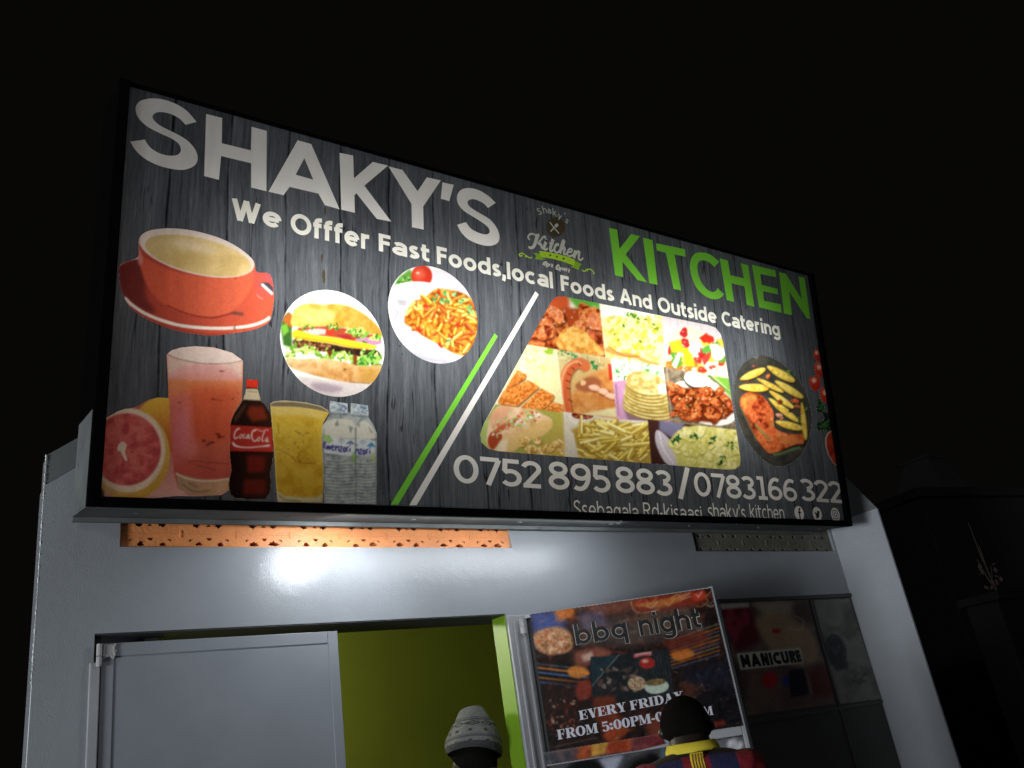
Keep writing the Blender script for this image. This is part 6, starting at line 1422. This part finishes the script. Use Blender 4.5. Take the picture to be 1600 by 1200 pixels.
for s, bl, br, tl in (("bbq", (900.5, 1008.5), (981, 996), (896.5, 977)), ("night", (1000.5, 994.5), (1095.5, 981.5), (995.5, 961.5))):
    poster_text('heading_outline', s, .205, (bl[0] - .6, bl[1] + .4), (br[0] + .9, br[1] + .2), tl, -.0155, M['p_grey'], po, gap=.065, X=.72)
    poster_text('heading_lettering', s, .17, bl, br, tl, -.0165, M['p_black'], po, gap=.10, X=.72)
poster_text('day_lettering', "EVERY FRIDAY", 0, (905.5, 1125.5), (1068, 1094), (902, 1111.5), -.0155, M['p_white'], po, gap=.03, fat=True)
poster_text('time_lettering', "FROM 5:00PM-0", 0, (871.5, 1156), (1037, 1126.5), (869, 1141), -.0155, M['p_white'], po, gap=.03, fat=True)
poster_text('time_lettering', "PM", 0, (1087.5, 1120), (1114, 1117), (1084.5, 1106.5), -.0155, M['p_white'], po, gap=.03, fat=True)

# ------------------------------------------------------------------ dark posters on the wall beside the open leaf
wuv = lambda px, py: (lambda q: np.stack([q[..., 0], q[..., 2]], -1))(hit(np.asarray(px, float), np.asarray(py, float), np.zeros(3), np.array([0, -1.0, 0])))
I4 = np.eye(4)
mp = thing('manicure_poster', 'dim manicure poster with a pale name strip on the wall behind the open door leaf', 'poster', (0, 0, 0))
MAN = [(1124, 942), (1262, 937), (1306, 1100), (1168, 1118)]
p = Pic(1118, 930, 1312, 1124, step=1.2, base=(110, 96, 84)); p.mottle(FULL(p), [(70, 60, 54), (130, 112, 96), (96, 84, 78)], 40, 3, .8)
p.poly([(1122, 942), (1172, 940), (1190, 1000), (1150, 1020)], (110, 30, 44), 5); 
for x, y in ((1142, 960), (1155, 975), (1148, 990), (1165, 965), (1138, 975)): p.ell(x, y, 6, 13, (170, 60, 80), rot=-10, soft=.5, op=.8)
p.poly([(1172, 940), (1240, 938), (1248, 960), (1200, 965)], (200, 186, 160), 4, .8); p.poly(spline([(1180, 965), (1230, 960), (1270, 990), (1278, 1030), (1240, 1040), (1200, 1010)], 3, True), (206, 170, 130), 4, .8); p.poly([(1235, 945), (1270, 945), (1280, 975), (1245, 970)], (80, 50, 44), 4, .8); p.ell(1213, 986, 7, 4, (200, 50, 50), soft=.5); p.line(spline([(1240, 962), (1256, 970), (1250, 985), (1230, 980)], 3), 2, (220, 196, 160), .8, .7)
p.poly([(1160, 1048), (1300, 1040), (1306, 1100), (1172, 1112)], (120, 90, 84), 6, .7); p.ell(1203, 1062, 12, 13, (190, 40, 44), soft=.3); p.ell(1228, 1064, 6, 9, (60, 70, 150), soft=.4); p.poly([(1232, 1048), (1258, 1044), (1264, 1085), (1236, 1090)], (26, 28, 50), 2); p.poly([(1262, 1050), (1298, 1030), (1304, 1085), (1270, 1090)], (110, 36, 30), 4, .8); p.line(spline([(1250, 1030), (1262, 1060), (1268, 1085)], 3), 1.6, (200, 180, 150), .5, .7)
p.poly([(1124, 943), (1170, 941), (1171, 949), (1126, 952)], (190, 186, 176), .6); p.poly([(1151, 1021), (1251, 1012), (1255, 1036), (1157, 1047)], (226, 222, 206), .5)
p.build('sheet', M['paper'], mp, np.zeros(3), np.array([0, -1.0, 0]), I4, keep=lambda cx, cy: inside(cx, cy, MAN), lift=.006)
q, W = text_quads("MANICURE", .30, .10, .7); a, b, c = wuv(1158.5, 1044), wuv(1252, 1034.5), wuv(1155, 1024); d = b - a; cap = (c - a)[1] - (c - a)[0] * d[1] / d[0]
merged('name_lettering', [[(a[0] + d[0] * x / W, a[1] + d[1] * x / W + cap * y) for x, y in poly] for poly in q], -.0075, M['p_black'], mp)
dp = thing('emblem_poster', 'dim grey poster with a dark oval emblem next to the projecting side wall', 'poster', (0, 0, 0))
EMB = [(1271, 938), (1327, 935), (1378, 1092), (1312, 1100)]
p = Pic(1266, 930, 1384, 1106, step=1.2, base=(120, 120, 112)); p.mottle(FULL(p), [(80, 80, 76), (130, 130, 122), (110, 108, 104)], 30, 3, .7); p.ell(1306, 1017, 16, 26, (30, 32, 40), rot=-10, soft=.1); p.line(arc(1306, 1017, 13, 22, 0, 350), 1.2, (140, 140, 150), .4, .7); p.line([(1299, 1010), (1306, 1022), (1312, 1008)], 1.4, (150, 150, 160), .4, .7); p.poly([(1302, 1034), (1322, 1030), (1326, 1044), (1306, 1048)], (40, 42, 46), 2)
for x in (1338, 1350): p.line(spline([(x - 6, 1068), (x - 2, 1055), (x + 5, 1052)], 3), 2, (60, 60, 62), .6); p.line(spline([(x - 5, 1066), (x + 1, 1064), (x + 5, 1068)], 3), 1.6, (60, 60, 62), .6)
p.build('sheet', M['paper'], dp, np.zeros(3), np.array([0, -1.0, 0]), I4, keep=lambda cx, cy: inside(cx, cy, EMB), lift=.006)
wf = thing('shutter_panel', 'dark boarded shutter panel with thin grey trim on the wall behind the open door leaf', 'shutter', (3.335, 0, 0))
k = MB(); k.box(0, 1.062, -.004, -.0005, .6, 2.136, .001); k.build('board', plain('dark_board', (.05, .048, .045), .6), wf)
k = MB(); k.box(-.01, 1.066, -.012, -.0002, 2.1365, 2.156, .003); k.box(.694, .704, -.012, -.0045, .6, 2.136, .002); k.box(.0, .6935, -.012, -.0045, 1.575, 1.592, .002); k.box(.7045, 1.062, -.012, -.0045, 1.575, 1.592, .002); k.build('trim', plain('dark_trim', (.05, .048, .046), .5), wf)

# ------------------------------------------------------------------ people
def person(label, loc, yaw, H, skin, parts):
    t = thing('person', label, 'person', loc, (0, 0, yaw)); k = H / 1.70
    V = []; E = []; R = []

    def add(p, r, par=None):
        V.append(tuple(v * k for v in p)); R.append(r * k)
        if par is not None: E.append((par, len(V) - 1))
        return len(V) - 1
    pel = add((0, 0, .93), .125); sp = add((0, -.005, 1.10), .118, pel); ch = add((0, -.01, 1.27), .135, sp); up = add((0, -.012, 1.395), .100, ch)
    n0 = add((0, -.004, 1.44), .060, up); n1 = add((0, .022, 1.472), .052, n0); h0 = add((0, .056, 1.500), .060, n1); h1 = add((0, .060, 1.525), .070, h0); h2 = add((0, .062, 1.556), .054, h1)
    add((0, .162, 1.488), .012, add((0, .138, 1.50), .018, h1))
    for s in (-1, 1):
        e = add((s * .064, .056, 1.508), .015, h1); add((s * .079, .048, 1.514), .010, e)
        sh = add((s * .132, -.012, 1.405), .056, up); el = add((s * .20, -.03, 1.10), .043, sh); wr = add((s * .215, .09, .885), .029, el); pa = add((s * .205, .125, .825), .030, wr)
        for i in range(4):
            x = s * (.205 - .027 + .018 * i); f0 = add((x, .140, .785), .0105, pa); f1 = add((x, .150, .755 - .004 * (i in (1, 2))), .0092, f0); add((x - s * .004, .142, .728 - .006 * (i in (1, 2))), .0082, f1)
        t0 = add((s * .168, .135, .815), .012, pa); add((s * .150, .150, .785), .0095, t0)
        hp = add((s * .092, 0, .86), .100, pel); kn = add((s * .10, .015, .48), .060, hp); an = add((s * .10, -.015, .085), .042, kn); to = add((s * .11, .08, .035), .036, an); add((s * .115, .15, .028), .028, to)

    def grow(name, scale, sel, mat, parent, levels=2):
        ids = [i for i in range(len(V)) if sel(i)]; ix = {a: b for b, a in enumerate(ids)}
        me = bpy.data.meshes.new(name + '_skeleton'); me.from_pydata([V[i] for i in ids], [(ix[a], ix[b]) for a, b in E if a in ix and b in ix], [])
        ob = bpy.data.objects.new(name + '_skeleton', me); COL.objects.link(ob); md = ob.modifiers.new('s', 'SKIN'); md.branch_smoothing = .6
        for j, i in enumerate(ids): r = R[i] * scale(i) if callable(scale) else R[i] * scale; me.skin_vertices[0].data[j].radius = (r, r)
        me.skin_vertices[0].data[0].use_root = True
        sb = ob.modifiers.new('d', 'SUBSURF'); sb.levels = levels; sb.render_levels = levels
        bpy.context.view_layer.update(); dg = bpy.context.evaluated_depsgraph_get(); ev = ob.evaluated_get(dg)
        m2 = bpy.data.meshes.new_from_object(ev); bpy.data.objects.remove(ob); m2.name = name; m2.materials.clear(); m2.materials.append(mat)
        m2.polygons.foreach_set('use_smooth', [True] * len(m2.polygons))
        o = bpy.data.objects.new(name, m2); COL.objects.link(o); o.parent = parent; return o
    grow('body', lambda i: 1.18 if i not in (h1, h2, h0) else 1.22, lambda i: True, skin, t)
    torso = [i for i in range(len(V)) if .84 * k < V[i][2] < 1.445 * k and not (abs(V[i][0]) > .18 * k and V[i][2] < 1.0 * k)]
    grow('shirt', lambda i: 1.2 if i == n0 else (1.40 if abs(V[i][0]) < .1 else 1.34), lambda i: i in torso and V[i][2] > .90 * k, parts['shirt'], t)
    grow('trousers', lambda i: 1.30, lambda i: V[i][2] < 1.12 * k and V[i][2] > .06 * k and abs(V[i][0]) < .125 * k, parts['trousers'], t)
    return t, k


def skin_mat(name, c): return painted(name, c, rough=.5, bump=.08, bscale=200, var=.08)


SKIN = skin_mat('dark_brown_skin', (.017, .012, .0095)); TRS = painted('dark_cloth', (.015, .016, .02), rough=.9, bump=.3, var=.2)


def striped(name):
    m, nt, out = new_mat(name); L = nt.links.new; tc = nd(nt, 'ShaderNodeTexCoord'); sp = nd(nt, 'ShaderNodeSeparateXYZ'); L(tc.outputs['Object'], sp.inputs[0])
    a = nd(nt, 'ShaderNodeMath', operation='MULTIPLY_ADD'); L(sp.outputs['X'], a.inputs[0]); a.inputs[1].default_value = 6.6; a.inputs[2].default_value = 10.27
    f = nd(nt, 'ShaderNodeMath', operation='FRACT'); L(a.outputs[0], f.inputs[0])
    r = ramp(nt, f.outputs[0], [(0.0, (.20, .008, .018)), (0.49, (.20, .008, .018)), (0.51, (.012, .014, .06)), (1.0, (.012, .014, .06))])
    p = nd(nt, 'ShaderNodeBsdfPrincipled'); setin(p, Roughness=.75); L(r.outputs[0], p.inputs['Base Color'])
    n = noise(nt, 14, 3, .6, tc.outputs['Object']); b = nd(nt, 'ShaderNodeBump'); setin(b, Strength=.5, Distance=.02); L(n.outputs['Fac'], b.inputs['Height']); L(b.outputs[0], p.inputs['Normal']); L(p.outputs[0], out.inputs[0]); return m


jt, k = person('person seen from behind in a maroon and navy striped football shirt with a yellow collar', (1.938, -1.03, 0), math.radians(-40), 1.80, SKIN, {'shirt': striped('striped_football_shirt'), 'trousers': TRS})
# short hair cap
def cap_mesh(name, cx, cy, cz, rx, ry, rz, z_front, z_back, mat, parent, n=28, r=12):
    vs = []; fs = []
    for i in range(r + 1):
        for j in range(n):
            a = 2 * math.pi * j / n; lowest = z_front + (z_back - z_front) * (.5 - .5 * math.sin(a)); ph = (i / r) * lowest
            vs.append((cx + rx * math.sin(ph) * math.cos(a), cy + ry * math.sin(ph) * math.sin(a), cz + rz * math.cos(ph)))
    for i in range(r):
        for j in range(n): fs.append((i * n + j, (i + 1) * n + j, (i + 1) * n + (j + 1) % n, i * n + (j + 1) % n))
    return mesh_obj(name, vs, fs, mat, parent, True)


HAIR = painted('short_black_hair', (.005, .0045, .004), rough=1.0, spec=.05, bump=1.0, bscale=400, var=.3)
cap_mesh('hair', 0, .058 * k, 1.518 * k, .071 * k, .088 * k, .083 * k, math.radians(58), math.radians(128), HAIR, jt)
# collar: a ring that rises at the nape, and the ribbed strip down the back
YEL = painted('yellow_cloth', (.62, .50, .03), rough=.8, bump=.2, var=.08)
vs = []; fs = []; n = 36
for j in range(n):
    a = 2 * math.pi * j / n; c, s = math.cos(a), math.sin(a)
    for (rr_, dz) in ((.056, .034), (.059, .038), (.063, .036), (.070, .019), (.069, .013)):
        vs.append(((rr_ * 1.06) * c * k, (-.002 + rr_ * s) * k, (1.440 + dz - .03 * max(0, s)) * k))
for j in range(n):
    for q in range(4): a = j * 5 + q; b = ((j + 1) % n) * 5 + q; fs.append((a, b, b + 1, a + 1))
mesh_obj('collar', vs, fs, YEL, jt, True)
hd = bpy.context
from mathutils.bvhtree import BVHTree
sh = [o for o in jt.children if o.name.startswith('shirt')][0]
bv = BVHTree.FromPolygons([v.co for v in sh.data.vertices], [tuple(p_.vertices) for p_ in sh.data.polygons])


def cloth_strip(name, x0, x1, z0, z1, mat, parent, off=.003):
    vs = []; fs = []; N = 14
    for i in range(N + 1):
        for x in (x0, (x0 + x1) / 2, x1):
            z = z0 + (z1 - z0) * i / N; h_ = bv.ray_cast(Vector((x, -1, z)), Vector((0, 1, 0)))[0]; vs.append((x, (h_.y if h_ else -.1) - off, z))
    for i in range(N): fs += [(i * 3, i * 3 + 1, i * 3 + 4, i * 3 + 3), (i * 3 + 1, i * 3 + 2, i * 3 + 5, i * 3 + 4)]
    return mesh_obj(name, vs, fs, mat, parent, True)


cloth_strip('back_tape', -.017 * k, .017 * k, 1.20 * k, 1.452 * k, YEL, jt, .003)
REDC = painted('dark_red_cloth', (.16, .012, .01), rough=.8, bump=.1, var=.1)
for i in range(4): cloth_strip('tape_line', (-.0125 + i * .0075) * k, (-.0100 + i * .0075) * k, 1.20 * k, 1.45 * k, REDC, jt, .0055)

ht, k2 = person('person in a patterned pale knitted hat standing in the doorway', (1.955, .11, 0), math.radians(20), 1.80, SKIN, {'shirt': TRS, 'trousers': TRS})
cap_mesh('hair', 0, .058, 1.612, .086, .100, .112, math.radians(60), math.radians(142), HAIR, ht)
# knitted hat: lathe with a fold, a leaning soft tip and a knitted pattern
HN, HR = 96, 64; vs = []; fs = []; cols = []
prof = [(0, .103, .000), (.06, .108, .010), (.16, .111, .030), (.30, .108, .055), (.44, .099, .080), (.56, .089, .100), (.645, .080, .114), (.675, .073, .120), (.74, .063, .134), (.84, .053, .153), (.92, .044, .168), (.97, .028, .176), (1, .001, .179)]
for i in range(HR + 1):
    t_ = i / HR
    for a_, b_ in zip(prof, prof[1:]):
        if a_[0] <= t_ <= b_[0]: u_ = (t_ - a_[0]) / (b_[0] - a_[0]); rr_ = a_[1] + (b_[1] - a_[1]) * u_; zz = a_[2] + (b_[2] - a_[2]) * u_; break
    for j in range(HN):
        a = 2 * math.pi * j / HN; wob = 1 + (.02 + .05 * t_) * math.sin(3 * a + 7 * t_) + .025 * math.sin(5 * a - 6 * t_) + .012 * math.sin(11 * a + 14 * t_)
        x = rr_ * .98 * wob * math.cos(a) + .034 * t_ * t_ + .006 * math.sin(5 * t_); y = rr_ * 1.02 * wob * math.sin(a) - .006
        vs.append((x, y, zz - .026 * math.cos(a) * (1 - t_) + .006 * math.sin(2 * a) * (1 - t_)))
        base = np.array((.145, .145, .137)) * (.85 + .3 * rnd.random()); dk = np.array((.022, .025, .028)); c = base
        if abs(t_ - .26) < .012 or abs(t_ - .30) < .010 or abs(t_ - .66) < .014 or abs(t_ - .70) < .008: c = dk * 2
        s_ = (a * 9 / (2 * math.pi)) % 1.0
        if .50 < t_ < .64:
            d_ = abs(s_ - .5) * 2 * .9 + abs(t_ - .57) / .07
            c = dk if (.55 < d_ < .98 or d_ < .22) else c
        if .37 < t_ < .43 and abs(((a * 11 / (2 * math.pi)) % 1) - .5) < .12: c = dk
        if .12 < t_ < .18 and abs(((a * 11 / (2 * math.pi)) % 1) - .5) < .10: c = dk
        if t_ < .15: c = np.array((.04, .041, .043))
        cols.append((*c, 1))
for i in range(HR):
    for j in range(HN): fs.append((i * HN + j, i * HN + (j + 1) % HN, (i + 1) * HN + (j + 1) % HN, (i + 1) * HN + j))
m, nt, out = new_mat('knitted_wool'); at = nd(nt, 'ShaderNodeVertexColor', layer_name='ink'); pb = nd(nt, 'ShaderNodeBsdfPrincipled'); setin(pb, Roughness=.95); tc = nd(nt, 'ShaderNodeTexCoord'); nn = noise(nt, 120, 4, .7, tc.outputs['Object']); bb = nd(nt, 'ShaderNodeBump'); setin(bb, Strength=1.0, Distance=.012); nt.links.new(nn.outputs['Fac'], bb.inputs['Height']); nt.links.new(bb.outputs[0], pb.inputs['Normal']); nt.links.new(at.outputs[0], pb.inputs['Base Color']); nt.links.new(pb.outputs[0], out.inputs[0])
hat = mesh_obj('knitted_hat', vs, fs, m, ht, True); ca = hat.data.color_attributes.new('ink', 'FLOAT_COLOR', 'POINT'); ca.data.foreach_set('color', np.array(cols, np.float32).ravel()); hat.location = (0, 0.056, 1.632)

# ------------------------------------------------------------------ what stands beyond the shop in the dark
def on_z(px, py, z):
    d = ray(px, py); t = (z - CAM[2]) / d[2]; return CAM + t * d


c0 = on_z(1436, 778, 3.2)
nb = thing('neighbouring_house', 'barely visible dark house beyond the projecting side wall', 'house', (float(c0[0]), float(c0[1]), 0), (0, 0, math.radians(-8)))
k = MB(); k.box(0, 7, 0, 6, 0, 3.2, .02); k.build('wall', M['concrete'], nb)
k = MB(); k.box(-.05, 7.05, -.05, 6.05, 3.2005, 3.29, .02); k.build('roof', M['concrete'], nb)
c1 = on_z(1478, 770, 3.29); dl_ = c1 - c0
tk = thing('water_tank', 'faint tapered tank standing on the dark roof corner', 'tank', (float(c1[0]) + .05, float(c1[1]) + .15, 3.291))
k = MB(); k.add([(-.26, -.26, 0), (.26, -.26, 0), (.26, .26, 0), (-.26, .26, 0), (-.13, -.13, .36), (.13, -.13, .36), (.13, .13, .36), (-.13, .13, .36)], [(3, 2, 1, 0), (4, 5, 6, 7), (0, 1, 5, 4), (1, 2, 6, 5), (2, 3, 7, 6), (3, 0, 4, 7)]); k.box(-.15, .15, -.15, .15, .3605, .39, .008); k.build('tank_body', painted('tank_grey', (.12, .12, .12), rough=.7, bump=.1), tk)
c2 = on_z(1553, 924, 2.05)
bw = thing('boundary_wall', 'dim grey boundary wall at the edge of the dark yard', 'wall', (float(c2[0]), float(c2[1]), 0), (0, 0, math.radians(-4)))
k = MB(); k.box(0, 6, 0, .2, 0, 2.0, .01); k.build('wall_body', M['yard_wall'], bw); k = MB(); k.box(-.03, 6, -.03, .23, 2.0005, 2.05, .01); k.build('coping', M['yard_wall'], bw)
c3 = on_z(1586, 921, 2.05)
pl = thing('dry_plant', 'thin reddish dry plant growing on top of the boundary wall', 'plant', (float(c3[0]), float(c3[1]) + .1, 2.05))
k = MB()
for dx, dz in ((-.05, .42), (-.10, .20), (.03, .16), (-.02, .28)): k.tube([(0, 0, 0), (dx * .4, .01, dz * .5), (dx, .0, dz)], [.006, .004, .002], 5)
k.build('stem', plain('dry_stem', (.03, .018, .015), .9), pl)
vs = []; fs = []
for i in range(26):
    x, z = rnd.uniform(-.12, .04), rnd.uniform(.02, .22); a = rnd.uniform(0, 6.28); y = rnd.uniform(-.03, .03); l = rnd.uniform(.02, .045); b = len(vs); vs += [(x, y, z), (x + l * .5 * math.cos(a) - .006, y + .01, z + l * .5 * math.sin(a)), (x + l * math.cos(a), y, z + l * math.sin(a)), (x + l * .5 * math.cos(a) + .006, y - .01, z + l * .5 * math.sin(a))]; fs.append((b, b + 1, b + 2, b + 3))
mesh_obj('leaves', vs, fs, plain('dry_leaf', (.034, .016, .013), .9), pl)
